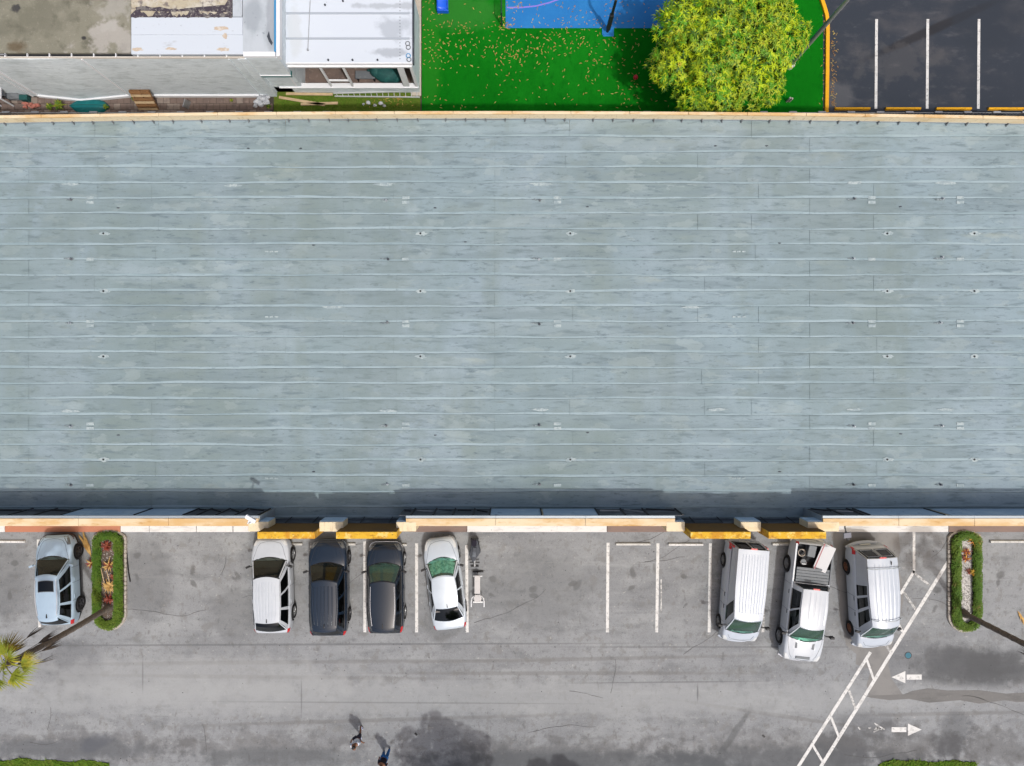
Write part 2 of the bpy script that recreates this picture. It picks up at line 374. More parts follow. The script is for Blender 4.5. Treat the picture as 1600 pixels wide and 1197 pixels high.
M['palm_yellow'] = mat('palm_leaf_yellow', (.34, .25, .03, 1), [(2, one, .45, .65, (.24, .14, .03, 1), .9)], rough=.7)
M['palm_dead'] = mat('palm_leaf_dead', (.06, .048, .042, 1), [(3, one, .5, .65, (.12, .09, .06, 1), .7)], rough=.9)
M['straw'] = mat('straw_leaf', (.50, .33, .12, 1), [(4, one, .45, .65, (.36, .20, .06, 1), .8)], rough=.85)
M['redleaf'] = mat('red_leaf', (.16, .022, .014, 1), [(5, one, .45, .65, (.22, .07, .03, 1), .8)], rough=.5)
M['orangeleaf'] = mat('orange_leaf', (.42, .16, .015, 1), [(5, one, .45, .65, (.45, .30, .02, 1), .8)], rough=.5)
M['hedge'] = mat('hedge_leaf', (0.061, 0.129, 0.011, 1), [(1.1, one, .42, .66, (0.108, 0.156, 0.016, 1), .8), (2.2, one, .60, .70, (0.144, 0.117, 0.032, 1), .7), (.6, one, .55, .68, (0.036, 0.094, 0.011, 1), .7), (4, one, .58, .72, (0.050, 0.094, 0.010, 1), .7)], rough=.6, spec=.2)
M['hedgecore'] = mat('hedge_twigs', (.03, .06, .01, 1), rough=1)
M['gravel'] = mat('white_gravel', (0.492, 0.478, 0.458, 1), [(18, one, .45, .65, (0.312, 0.300, 0.292, 1), .8)], rough=.9)
M['soil'] = mat('soil', (.09, .07, .055, 1), [(6, one, .5, .7, (.16, .13, .11, 1), .8)], rough=1)
M['stone'] = mat('pale_stone', (.38, .35, .31, 1), [(9, one, .45, .65, (.22, .2, .18, 1), .8)], rough=.95)
M['concrete'] = mat('cast_concrete', (.50, .50, .48, 1), [(4, one, .48, .68, (.35, .345, .33, 1), .8), (14, one, .6, .75, (.2, .2, .19, 1), .6)], rough=.95)
M['wood'] = mat('weathered_wood', (.22, .115, .05, 1), [(3, (1, 6, 1), .45, .65, (.17, .095, .045, 1), .8)], rough=.9)
M['wood_pale'] = mat('pale_wood', (.48, .36, .22, 1), [(3, (1, 6, 1), .45, .65, (.36, .26, .15, 1), .8)], rough=.9)
M['teal'] = mat('teal_plastic', (.004, .125, .135, 1), [(4, one, .45, .65, (.008, .15, .155, 1), .8)], rough=.45)
M['darkteal'] = mat('dark_green_cover', (.012, .07, .068, 1), [(3, one, .45, .65, (.02, .11, .10, 1), .8)], rough=.7)
M['tarp'] = mat('grey_tarp', (.42, .44, .47, 1), [(5, one, .45, .65, (.2, .21, .24, 1), .8)], rough=.5)
M['galv'] = mat('galvanised_steel', (.42, .43, .44, 1), [(4, one, .45, .7, (.3, .31, .32, 1), .7)], rough=.45, metal=.6)
M['alu'] = mat('aluminium', (.62, .63, .65, 1), rough=.4, metal=.5)
M['black'] = mat('black_plastic', (.018, .018, .02, 1), rough=.55)
M['blackmetal'] = mat('dark_iron', (.03, .032, .035, 1), rough=.5, metal=.4)
M['greenfence'] = mat('dark_green_mesh', (.012, .05, .03, 1), rough=.8)
M['rubber'] = mat('tyre_rubber', (.014, .014, .015, 1), rough=.85)
M['rim'] = mat('alloy_rim', (.38, .39, .40, 1), rough=.35, metal=.8)
M['rim_dark'] = mat('dark_rim', (.10, .10, .11, 1), rough=.35, metal=.7)
M['rim_rust'] = mat('rusty_rim', (.22, .10, .06, 1), rough=.7, metal=.3)
M['chrome'] = mat('chrome', (.65, .66, .68, 1), rough=.2, metal=.9)
M['lamp_clear'] = mat('headlamp_lens', (.55, .57, .58, 1), rough=.12, spec=.6, coat=.6)
M['lamp_smoke'] = mat('dark_headlamp_lens', (.10, .11, .12, 1), rough=.1, spec=.6, coat=.8)
M['lamp_red'] = mat('tail_lamp_lens', (.42, .012, .016, 1), rough=.15, spec=.5, coat=.5)
M['plate'] = mat('number_plate', (.62, .64, .60, 1), rough=.5)
M['interior'] = mat('car_interior', (.05, .05, .052, 1), rough=.8)
M['seat'] = mat('seat_fabric', (.16, .15, .14, 1), [(10, one, .45, .65, (.11, .105, .10, 1), .8)], rough=.9, coord='obj')
M['seat_dark'] = mat('dark_seat_fabric', (.045, .045, .048, 1), rough=.9)
M['painted_reflection'] = mat('silver_green_reflection', (.55, .62, .60, 1), [(7, one, .42, .58, (.16, .30, .27, 1), .9)], rough=.4, coord='obj')
M['glass_dark'] = glass('dark_window_glass', (.05, .06, .065, 1), .8)
M['glass_green'] = glass('green_windscreen_glass', (.42, .72, .60, 1), .82, .03, .42)
M['glass_smoke'] = glass('smoked_windscreen_glass', (.34, .38, .34, 1), .9)
M['glass_blue'] = glass('blue_window_glass', (.12, .25, .45, 1), .5)
def paint(name, c, metal=0., rough=.24):
    return mat(name, c, [(1.3, one, .45, .7, (c[0] * .9, c[1] * .9, c[2] * .91, 1), .6), (30, one, .6, .8, (c[0] * .8, c[1] * .8, c[2] * .8, 1), .15, 2)],
               rough=rough, metal=metal, spec=.4, coat=.3, coord='obj')
M['p_iceblue'] = paint('ice_blue_paint', (.36, .47, .58, 1), .15)
M['p_white'] = paint('white_car_paint', (.44, .475, .52, 1))
M['p_navy'] = paint('slate_blue_paint', (.009, .018, .034, 1), 0., .2)
M['p_char'] = paint('charcoal_paint', (.008, .015, .027, 1), 0., .2)
M['p_silver'] = paint('silver_paint', (.50, .56, .62, 1), .2)
M['p_van'] = paint('van_white_paint', (.41, .455, .52, 1), 0, .27)
M['p_black'] = paint('black_car_paint', (.02, .022, .028, 1), .1)
M['grille'] = mat('grille_black', (.02, .02, .022, 1), rough=.4)
M['tonneau'] = mat('grey_bed_cover', (.13, .145, .16, 1), [(6, one, .5, .7, (.2, .21, .22, 1), .5)], rough=.55)
M['bedliner'] = mat('bed_liner', (.03, .032, .036, 1), [(8, one, .5, .7, (.07, .07, .075, 1), .6)], rough=.85)
M['skin'] = mat('brown_skin', (.20, .095, .055, 1), rough=.6, coord='obj')
M['hair'] = mat('dark_hair', (.012, .011, .012, 1), rough=.6)
M['shirt_pale'] = mat('pale_blue_shirt', (.36, .46, .62, 1), [(9, one, .46, .56, (.78, .80, .84, 1), .9)], rough=.9, coord='obj')
M['shorts'] = mat('dark_shorts', (.03, .03, .045, 1), rough=.9)
M['shoe'] = mat('blue_white_shoe', (.42, .46, .60, 1), rough=.7)
M['jeans'] = mat('blue_trousers', (.02, .10, .28, 1), rough=.9)
M['top_black'] = mat('black_top', (.012, .011, .02, 1), rough=.9)
M['blue_plastic'] = mat('blue_slide_plastic', (.01, .10, .62, 1), rough=.35)
M['red'] = mat('red_rubber', (.50, .03, .04, 1), rough=.5)
M['pvcgrey'] = mat('grey_vinyl', (.46, .45, .45, 1), [(6, one, .5, .7, (.38, .37, .37, 1), .5)], rough=.6)
M['vinylblack'] = mat('black_vinyl', (.035, .042, .055, 1), rough=.5)
M['solar'] = mat('solar_cells', (.015, .03, .07, 1), rough=.2, spec=.6)

# ------------------------------------------------------------------ mesh helpers
class MB:
    def __init__(s):
        s.v = []; s.f = []; s.m = []
    def add(s, vs, fs, mat=0):
        b = len(s.v)
        s.v += [tuple(v) for v in vs]
        s.f += [tuple(b + i for i in f) for f in fs]
        s.m += [mat] * len(fs)
        return s
    def box(s, x0, x1, y0, y1, z0, z1, mat=0):
        vs = [(x, y, z) for z in (z0, z1) for y in (y0, y1) for x in (x0, x1)]
        return s.add(vs, [(0, 2, 3, 1), (4, 5, 7, 6), (0, 1, 5, 4), (1, 3, 7, 5), (3, 2, 6, 7), (2, 0, 4, 6)], mat)
    def tbox(s, M4, sx, sy, sz, mat=0):
        vs = [M4 @ Vector((x * sx / 2, y * sy / 2, z * sz / 2)) for z in (-1, 1) for y in (-1, 1) for x in (-1, 1)]
        return s.add(vs, [(0, 2, 3, 1), (4, 5, 7, 6), (0, 1, 5, 4), (1, 3, 7, 5), (3, 2, 6, 7), (2, 0, 4, 6)], mat)
    def obox(s, cx, cy, cz, lx, ly, lz, rz=0., rx=0., ry=0., mat=0):
        m4 = Matrix.Translation((cx, cy, cz)) @ Matrix.Rotation(rz, 4, 'Z') @ Matrix.Rotation(rx, 4, 'X') @ Matrix.Rotation(ry, 4, 'Y')
        return s.tbox(m4, lx, ly, lz, mat)
    def beam(s, a, b, wd, ht, mat=0):
        a = Vector(a); b = Vector(b); d = b - a
        q = d.to_track_quat('Y', 'Z').to_matrix().to_4x4()
        return s.tbox(Matrix.Translation((a + b) / 2) @ q, wd, d.length, ht, mat)
    def prism(s, pts, z0, z1, mat=0):
        n = len(pts)
        if sum(pts[i][0] * pts[(i + 1) % n][1] - pts[(i + 1) % n][0] * pts[i][1] for i in range(n)) < 0: pts = pts[::-1]
        vs = [(p[0], p[1], z0) for p in pts] + [(p[0], p[1], z1) for p in pts]
        fs = [tuple(range(n - 1, -1, -1)), tuple(range(n, 2 * n))] + [(i, (i + 1) % n, n + (i + 1) % n, n + i) for i in range(n)]
        return s.add(vs, fs, mat)
    def sheet(s, pts, z, mat=0):
        n = len(pts)
        if sum(pts[i][0] * pts[(i + 1) % n][1] - pts[(i + 1) % n][0] * pts[i][1] for i in range(n)) < 0: pts = pts[::-1]
        return s.add([(p[0], p[1], z) for p in pts], [tuple(range(n))], mat)
    def tube(s, path, rad, n=8, mat=0, cap=True):
        path = [Vector(p) for p in path]
        if not isinstance(rad, (list, tuple)): rad = [rad] * len(path)
        vs = []; up = Vector((0, 0, 1))
        for i, p in enumerate(path):
            d = (path[min(i + 1, len(path) - 1)] - path[max(i - 1, 0)]).normalized()
            a = d.cross(up) if abs(d.z) < .95 else d.cross(Vector((1, 0, 0)))
            a.normalize(); b = a.cross(d)
            for k in range(n):
                t = 2 * math.pi * k / n
                vs.append(p + a * (rad[i] * math.cos(t)) + b * (rad[i] * math.sin(t)))
        fs = [(i * n + k, i * n + (k + 1) % n, (i + 1) * n + (k + 1) % n, (i + 1) * n + k) for i in range(len(path) - 1) for k in range(n)]
        if cap:
            fs += [tuple(range(n - 1, -1, -1)), tuple((len(path) - 1) * n + k for k in range(n))]
        return s.add(vs, fs, mat)
    def grid(s, rows, mat=0, mfun=None):
        n = len(rows[0]); b = len(s.v)
        for r in rows: s.v += [tuple(p) for p in r]
        for i in range(len(rows) - 1):
            for j in range(n - 1):
                s.f.append((b + i * n + j, b + i * n + j + 1, b + (i + 1) * n + j + 1, b + (i + 1) * n + j))
                s.m.append(mfun(i, j) if mfun else mat)
        return s
    def leaf(s, base, d, up, L, W, droop=.25, mat=0):
        """a long bent leaf: 2 quads + tip"""
        base = Vector(base); d = Vector(d).normalized(); up = Vector(up)
        sd = d.cross(up)
        if sd.length < 1e-4: sd = d.cross(Vector((1, 0, .2)))
        sd.normalize()
        p1 = base + d * L * .45
        p2 = base + d * L * .97 - Vector((0, 0, 1)) * L * droop
        vs = [base + sd * W * .15, base - sd * W * .15, p1 + sd * W * .5, p1 - sd * W * .5, p2]
        return s.add(vs, [(0, 1, 3, 2), (2, 3, 4)], mat)
    def build(s, name, mats, parent=None, smooth=False, bevel=0., loc=None, angle=35, recalc=False, seg=2, weld=False):
        me = bpy.data.meshes.new(name)
        me.from_pydata(s.v, [], s.f)
        if not isinstance(mats, (list, tuple)): mats = [mats]
        for m in mats: me.materials.append(M[m] if isinstance(m, str) else m)
        me.polygons.foreach_set('material_index', s.m)
        if recalc or weld:
            bm = bmesh.new(); bm.from_mesh(me)
            if weld: bmesh.ops.remove_doubles(bm, verts=bm.verts, dist=.0006)
            bmesh.ops.recalc_face_normals(bm, faces=bm.faces)
            bm.to_mesh(me); bm.free()
        if smooth:
            me.polygons.foreach_set('use_smooth', [True] * len(s.f))
            me.set_sharp_from_angle(angle=math.radians(angle))
        me.update()
        o = bpy.data.objects.new(name, me)
        C.objects.link(o)
        if parent is not None: o.parent = parent
        if loc is not None: o.location = loc
        if bevel:
            b = o.modifiers.new('bevel', 'BEVEL'); b.width = bevel; b.segments = seg; b.limit_method = 'ANGLE'
        return o

def tag(o, label=None, cat=None, group=None, kind=None):
    if label: o['label'] = label
    if cat: o['category'] = cat
    if group: o['group'] = group
    if kind: o['kind'] = kind
    return o
def thing(name, label, cat, loc=(0, 0, 0), rz=0., group=None):
    o = bpy.data.objects.new(name, None)
    o.empty_display_size = .3
    C.objects.link(o)
    o.location = loc; o.rotation_euler = (0, 0, rz)
    return tag(o, label, cat, group)
def struct(o):
    o['kind'] = 'structure'
    return o
def share(o, parent, loc=None, rz=0.):
    """a copy of a part that shares its mesh"""
    c = o.copy(); C.objects.link(c); c.parent = parent
    if loc is not None: c.location = loc
    c.rotation_euler = (0, 0, rz)
    return c
def copy_tree(o, loc, rz, label, group=None):
    r = o.copy(); C.objects.link(r); r.location = loc; r.rotation_euler = (0, 0, rz)
    tag(r, label, None, group)
    for ch in o.children:
        c = ch.copy(); C.objects.link(c); c.parent = r
        for g in ch.children:
            d = g.copy(); C.objects.link(d); d.parent = c
    return r

# ================================================================== SETTING: ground, lots, markings
struct(MB().sheet([(-600, -600), (600, -600), (600, 600), (-600, 600)], -.10).build('ground', 'earth'))
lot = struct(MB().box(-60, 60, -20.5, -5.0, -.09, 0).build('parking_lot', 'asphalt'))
def poly(pts, z=0.): return [tuple(P(x, y)[:2]) for x, y in pts]
def strip(name, a, b, wpx, mt, parent, z=.008):
    a = P(*a); b = P(*b); d = (b - a).normalized(); s_ = Vector((-d.y, d.x, 0)) * (wpx / PX / 2)
    return MB().prism([(a + s_)[:2], (a - s_)[:2], (b - s_)[:2], (b + s_)[:2]], -.01, z).build(name, mt, parent)
# stains and repairs
MB().prism(poly([(1297, 832), (1404, 832), (1407, 862), (1402, 880), (1409, 905), (1412, 935), (1407, 962), (1398, 985), (1394, 1012),
            (1388, 1040), (1393, 1060), (1411, 1086), (1357, 1088), (1354, 1070), (1361, 1046), (1337, 1038), (1338, 1022), (1322, 1008),
            (1318, 985), (1310, 960), (1312, 930), (1306, 900), (1309, 870)]), -.01, .003).build('wet_patch', 'wet', lot)
MB().prism(poly([(1352, 1087.5), (1385, 1086), (1412, 1085), (1425, 1080), (1450, 1075.5), (1480, 1079), (1530, 1078.5), (1572, 1084), (1620, 1081), (1800, 1080),
            (1800, 1096), (1620, 1096), (1588, 1097), (1570, 1094), (1530, 1099.5), (1500, 1094), (1452, 1098), (1420, 1092), (1390, 1094), (1360, 1090)]),
            -.01, .006).build('asphalt_patch', 'asphalt_patch', lot)
stall = [((570, 846), (570, 988)), ((651, 849), (651, 988)), ((729, 852), (730, 988)), ((950, 848), (949, 988)), ((1028, 849), (1026, 988)),
         ((1110, 849), (1108, 988)), ((487, 849), (489, 985)), ((60, 843), (62, 980)), ((1193, 852), (1192, 988)), ((1033, 905), (1033, 955))]
for i, (a, b) in enumerate(stall):
    strip('stall_line', a, b, 4.6 if i < 9 else 2, 'line' if i not in (6, 8, 9) else 'line_old', lot)
hatch = [((1481, 878), (1263, 1229), 5.2), ((1428, 826), (1428, 896), 4.2), ((1428.5, 892), (1407, 928), 4.2), ((1360, 1019), (1232, 1222), 4.8)]
for a, b, w_ in hatch: strip('walkway_line', a, b, w_, 'line', lot)
for a, b in [((1430, 897), (1452, 914)), ((1412, 925), (1431, 953)), ((1400, 968), (1410, 987)), ((1384, 1008), (1394, 1022)),
             ((1353, 1027), (1365, 1061)), ((1324, 1072), (1337, 1108)), ((1297, 1117), (1311, 1152)), ((1269, 1163), (1287, 1193))]:
    strip('walkway_rung', a, b, 3.6, 'line_old' if R.random() < .4 else 'line', lot, .0062)
def arrow(tip, base, shaft0, shaft1, hw, sw, mt):
    mb = MB()
    (tx, ty), bx = tip, base
    mb.prism(poly([(tx, ty), (bx, ty - hw), (bx, ty + hw)]), .002, .008)
    mb.prism(poly([(shaft0, ty - sw), (shaft1, ty - sw), (shaft1, ty + sw), (shaft0, ty + sw)]), .002, .008)
    mb.build('arrow_marking', mt, lot)
arrow((1393, 1058), 1414.5, 1416.5, 1440, 9.5, 4, 'line')
arrow((1440, 1140), 1418.5, 1393, 1416, 9.5, 3.8, 'line')
mb = MB()
for x0, y0, x1, y1 in [(1366, 1130, 1382, 1140), (1368, 1136, 1378, 1140), (1365, 1144, 1376, 1138), (1366, 1140, 1372, 1137), (1341, 1136, 1344, 1140), (1357, 1138, 1361, 1137)]:
    a = P(x0, y0); b = P(x1, y1); mb.beam((a.x, a.y, .004), (b.x, b.y, .004), .07, .006)
mb.build('faded_arrow_marking', 'line_old', lot)
rc_ = random.Random(9); mb = MB()
for k in range(22):
    x, y = rc_.uniform(0, 1600), rc_.uniform(850, 1180); a = rc_.choice((0, 0, 1.57, .3, -.4)) + rc_.uniform(-.15, .15); pts = []
    for q in range(rc_.randint(5, 16)):
        pts.append(P(x, y, .004)); a += rc_.uniform(-.25, .25); x += 9 * math.cos(a); y += 9 * math.sin(a)
    for u, v_ in zip(pts, pts[1:]): mb.beam(u, v_, rc_.uniform(.012, .03), .004)
tag(mb.build('cracks', 'asphalt_crack', lot), kind='stuff')
# manhole like valve lid
t = thing('valve_cover', 'small round blue green metal lid set in the dark asphalt near the left pointing arrow', 'valve cover', P(1419, 1024))
MB().tube([(0, 0, .001), (0, 0, .014)], .15, 18).build('lid', mat('lid_paint', (.02, .12, .17, 1), rough=.6), t)
MB().tube([(0, 0, .0), (0, 0, .008)], .19, 18).build('rim', 'blackmetal', t)

# verge south of the lane
struct(MB().box(-60, 60, -45, -26, -.09, .004).build('street', 'asphalt'))
vg = struct(MB().box(-60, 60, -26, -20.5, -.09, .03).build('grass_verge', 'grass'))
def grass_patch(name, pts, z0, h, n, spread, parent=None, mt='blade', seed=1):
    r = random.Random(seed); mb = MB()
    xs = [p[0] for p in pts]; ys = [p[1] for p in pts]
    def inside(x, y):
        c = False; j = len(pts) - 1
        for i in range(len(pts)):
            if (pts[i][1] > y) != (pts[j][1] > y) and x < (pts[j][0] - pts[i][0]) * (y - pts[i][1]) / (pts[j][1] - pts[i][1]) + pts[i][0]: c = not c
            j = i
        return c
    k = 0
    while k < n:
        x, y = r.uniform(min(xs), max(xs)), r.uniform(min(ys), max(ys))
        if not inside(x, y): continue
        a = r.uniform(0, 6.28); d = (math.cos(a), math.sin(a), r.uniform(.4, 1.4))
        mb.leaf((x, y, z0), d, (0, 0, 1), h * r.uniform(.6, 1.4), h * .28, .2); k += 1
    return tag(mb.build(name, mt, parent), kind='stuff')
re_ = random.Random(6)
edge = lambda x0, x1, y0: [P(x, y0 + 2.0 * math.sin(x * .047 + x0) + 1.2 * math.sin(x * .13) + re_.uniform(-.9, .9) + (7 * max(0, (x - x1 + 50) / 50) ** 2 if x1 < 1600 else 0) + (7 * max(0, (x0 + 50 - x) / 50) ** 2 if x0 > 0 else 0))[:2] for x in range(x0, x1, 3)]
for x0, x1, y0, sd in ((-60, 172, 1187.5, 3), (1372, 1528, 1188, 4), (172, 1372, 1203, 5), (1528, 1700, 1200, 6)):
    e = edge(x0, x1, y0)
    e = [tuple(p) for p in e] + [(P(x1, 0).x, -21.), (P(x0, 0).x, -21.)]
    struct(MB().prism(e, -.05, .035).build('grass_border', 'grass'))
    if sd < 5: grass_patch('verge_grass', e, .03, .16, 2600, 0, None, 'blade', sd)
# sidewalk along the front of the warehouse, its kerb face painted in stretches
sw = struct(MB().box(-60, 60, -7.40, -5.9, -.05, .12).build('sidewalk', 'walk_grey'))
for x0, x1, mt in [(-200, 10, 'kerb_white'), (10, 190, 'walk_red'), (190, 235, 'kerb_white'), (235, 308, 'kerb_white'), (308.5, 365, 'kerb_white'), (365.7, 392, 'kerb_white'), (392, 640, 'walk_grey'), (640, 730, 'walk_brown'), (730, 948, 'kerb_white'),
                   (948, 1042, 'walk_brown'), (1042, 1305, 'walk_grey'), (1305, 1480, 'kerb_white'), (1480, 1800, 'walk_brown')]:
    a, b = (x0 - 800) / PX, (x1 - 800) / PX
    MB().box(a + .01, b - .01, -7.74, -7.402, -.05, .125).build('kerb', mt, sw, bevel=.02)
# wheel stops
def wheel_stop(cx, cy, mt, label, name='wheel_stop', grp='concrete wheel stops in the front bays', L=1.8, rz=0.):
    t = thing(name, label, 'wheel stop', P(cx, cy), rz, grp)
    h = L / 2
    mb = MB(); mb.grid([[(-h, -.075, 0), (-h, -.05, .12), (-h, .05, .12), (-h, .075, 0)], [(h, -.075, 0), (h, -.05, .12), (h, .05, .12), (h, .075, 0)]])
    mb.add([(-h, -.075, 0), (-h, -.05, .12), (-h, .05, .12), (-h, .075, 0)], [(0, 1, 2, 3)]); mb.add([(h, -.075, 0), (h, -.05, .12), (h, .05, .12), (h, .075, 0)], [(3, 2, 1, 0)])
    mb.build('block', mt, t, bevel=.012, recalc=True)
    for x in (-.6 * h, .6 * h): MB().tube([(x, 0, .1), (x, 0, .128)], .016, 8).build('pin', 'blackmetal', t)
    return t
wheel_stop(14, 846, 'line', 'white wheel stop in the bay at the far left edge beside the ice blue car')
wheel_stop(446, 850, 'concrete', 'wheel stop half hidden under the front of the white crossover with roof ribs')
wheel_stop(529, 850, 'concrete', 'wheel stop poking out beside the front wheel of the ribbed dark crossover')
wheel_stop(609, 851, 'concrete', 'wheel stop poking out beside the nose of the smooth roofed dark crossover')
wheel_stop(989, 850, 'concrete', 'worn grey wheel stop in the left one of the two empty marked bays')
wheel_stop(1071, 850.5, 'line', 'clean white wheel stop in the empty bay next to the cargo van')
wheel_stop(1233, 850, 'concrete', 'wheel stop behind the tail of the white pickup truck')
wheel_stop(1573, 846, 'concrete', 'worn wheel stop right of the hedge island with white gravel')

# north side ground
struct(MB().box(-60, -4.70, 10.5, 60, -.09, -.012).build('yard_ground', 'joint'))
struct(MB().box(-4.70, 16.2, 10.5, 60, -.09, 0).build('turf_lawn', 'turf'))
lot2 = struct(MB().box(16.2, 60, 10.5, 60, -.09, .0).build('north_parking_lot', 'asphalt_dark'))
struct(MB().box(P(643, 0).x, P(658, 0).x, P(0, 150).y, 40, -.02, .05).build('concrete_path', 'walk', bevel=.02))
gy = struct(MB().prism(poly([(428, 142), (657, 142), (657, 260), (428, 260)]), -.05, .012).build('side_lawn', 'grass'))
grass_patch('side_grass', poly([(432, 146), (655, 146), (655, 172), (430, 172)]), .01, .09, 2600, 0, None, 'blade', 8)
# brown pavers: the larger ones in single view, laid in courses
pv = struct(MB().prism(poly([(-60, 146), (428, 146), (428, 260), (-60, 260)]), -.03, -.004).build('paving', 'joint'))
pm = MB().box(-.165, .165, -.155, .155, -.02, .014).build('paver', 'paver', pv, bevel=.008, seg=1)
pm2 = MB().box(-.165, .165, -.155, .155, -.02, .018).build('paver', 'paver_b', pv, bevel=.008, seg=1)
first = [True, True]; stuff_p = MB()
for j in range(3):
    for i in range(49):
        x = -26.6 + i * .345 + (j % 2) * .17; y = 14.72 - j * .325
        if x > -12.5: continue
        pale = R.random() < .15 or (-19 < x < -17.4 and R.random() < .5)
        src = pm2 if pale else pm
        if first[pale]: first[pale] = False; src.location = (x, y, R.uniform(-.006, .004)); continue
        share(src, pv, (x, y, R.uniform(-.006, .004)), R.uniform(-.03, .03))
for j in range(3, 9):
    for i in range(49):
        x = -26.6 + i * .345 + (j % 2) * .17; y = 14.72 - j * .325
        if x < -12.5: stuff_p.box(x - .165, x + .165, y - .155, y + .155, -.02, .012 + R.uniform(-.006, .004))
tag(stuff_p.build('far_pavers', 'paver', pv), kind='stuff')
# blue court
ct = struct(MB().box(P(790, 0).x, P(1040, 0).x + 3, P(0, 44).y, 40, -.02, .012).build('sports_court', 'court'))
arc = [(P(700 + 200 * math.sin(a), 0).x + 0, 0) for a in ()]
mb = MB(); pts = [P(792, 12), P(815, 12), P(838, 9.5), P(858, 4.5), P(876, -2), P(892, -12), P(903, -26)]
for a, b in zip(pts, pts[1:]): mb.beam((a.x, a.y, .014), (b.x, b.y, .014), .07, .006)
mb.build('court_line', 'purple', ct)
MB().box(P(942, 0).x, P(959, 0).x, P(0, 57).y, P(0, 44.2).y, -.02, .02).build('court_tab', 'court', ct)
# fallen leaves on the turf
r = random.Random(5); mb = MB()
def leafat(px, py, s=1.):
    p = P(px, py); a = r.uniform(0, 6.28)
    mb.leaf((p.x, p.y, .012 + r.uniform(0, .02)), (math.cos(a), math.sin(a), r.uniform(-.05, .15)), (0, 0, 1), s * r.uniform(.10, .22), s * r.uniform(.035, .06), .02, 0)
cl = [(725, 45, 20, 10, 30), (795, 85, 26, 14, 110), (840, 70, 30, 16, 70), (787, 38, 6, 8, 60), (680, 45, 10, 30, 50), (710, 60, 22, 14, 60), (925, 75, 30, 18, 60),
      (940, 100, 18, 6, 22), (760, 95, 40, 16, 50), (690, 90, 14, 50, 40), (865, 52, 14, 8, 22), (803, 8, 8, 5, 18), (980, 100, 26, 40, 60), (1010, 130, 24, 26, 45),
      (900, 62, 60, 12, 60), (850, 40, 80, 5, 30), (960, 140, 40, 20, 26)]
for x, y, sx, sy, n in cl:
    for k in range(int(n * .55)): leafat(r.gauss(x, sx), min(168, r.gauss(y, sy)), .85)
for k in range(210): leafat(r.uniform(662, 1040), r.uniform(2, 168), .8)
for k in range(60): leafat(r.uniform(790, 1010), r.uniform(1, 42), .8)
for k in range(70): leafat(1289 + r.gauss(0, 3), r.uniform(20, 168), .7)
for k in range(120): leafat(1299 + abs(r.gauss(0, 4)), r.uniform(50, 168), .6)
for k in range(60): leafat(649 + r.gauss(0, 4), r.uniform(60, 150), .6)
for k in range(70): leafat(r.gauss(610, 26), r.uniform(150, 166), .7)
tag(mb.build('fallen_leaves', 'leafdry'), kind='stuff')

# north lot: yellow kerb, lines, stops
mb = MB(); kp = [(1265, -60), (1276, -20), (1283, 0), (1287, 12), (1290.5, 24), (1292, 36), (1292, 60), (1291.5, 110), (1290.5, 172), (1290.5, 250)]
L_ = []; Rr = []
for i, (x, y) in enumerate(kp):
    a = P(*kp[max(i - 1, 0)]); b = P(*kp[min(i + 1, len(kp) - 1)]); d = (b - a).normalized(); n_ = Vector((-d.y, d.x, 0)) * .095; p = P(x, y)
    L_.append(p - n_); Rr.append(p + n_)
mb.grid([[(p.x, p.y, -.02) for p in L_], [(p.x, p.y, .13) for p in L_], [(p.x, p.y, .13) for p in Rr], [(p.x, p.y, -.02) for p in Rr]])
struct(mb.build('yellow_kerb', 'yellow', bevel=.015, recalc=True))
for x in (1369.5, 1449.5, 1529.5, 1609.5): strip('stall_line', (x, 30), (x - 1, 170), 4.2, 'line', lot2, .012)
for i, (x, wd) in enumerate(((1331, 'leftmost of the yellow wheel stops, nearest the yellow kerb'), (1410, 'yellow wheel stop between the first and second white lines from the kerb'),
                      (1489, 'yellow wheel stop between the second and third white lines from the kerb'), (1570, 'rightmost of the yellow wheel stops, cut by the photo edge'))):
    wheel_stop(x, 170.5, 'yellow', wd, grp='yellow wheel stops in the dark lot', L=1.82)

# ================================================================== WAREHOUSE
ZR = 5.5
KR = (H - ZR) / H / PX
wh = thing('warehouse', 'long commercial building with flat grey sheet roof and beige parapets', 'building', (0, 0, 0))
def nbow(px):                                    # the north edge is not quite straight
    return 187.5 + 8.0 * ((px - 760) / 840) ** 2
MB().box(-32, 32, -5.88, 11.35, 0, ZR - .08).build('wall', 'beige', wh)
MB().box(-32, 32, -6.04, 11.40, ZR - .08, ZR - .03).build('roof', 'roof', wh)
YS0 = -5.49; NROW = 25
yn = (598.5 - 190) * KR
dy = (yn - YS0) / NROW
def wav(k, x): return .020 * math.sin(x * .25 + k * 2.1) + .010 * math.sin(x * 1.1 + k * 4.7) + .006 * math.sin(x * 3.1 + k)
odd = [-160, 45, 537, 773, 1265, 1760]; even = [-160, 148, 243, 446, 615, 890, 1096, 1180, 1365, 1760]
rr = random.Random(21)
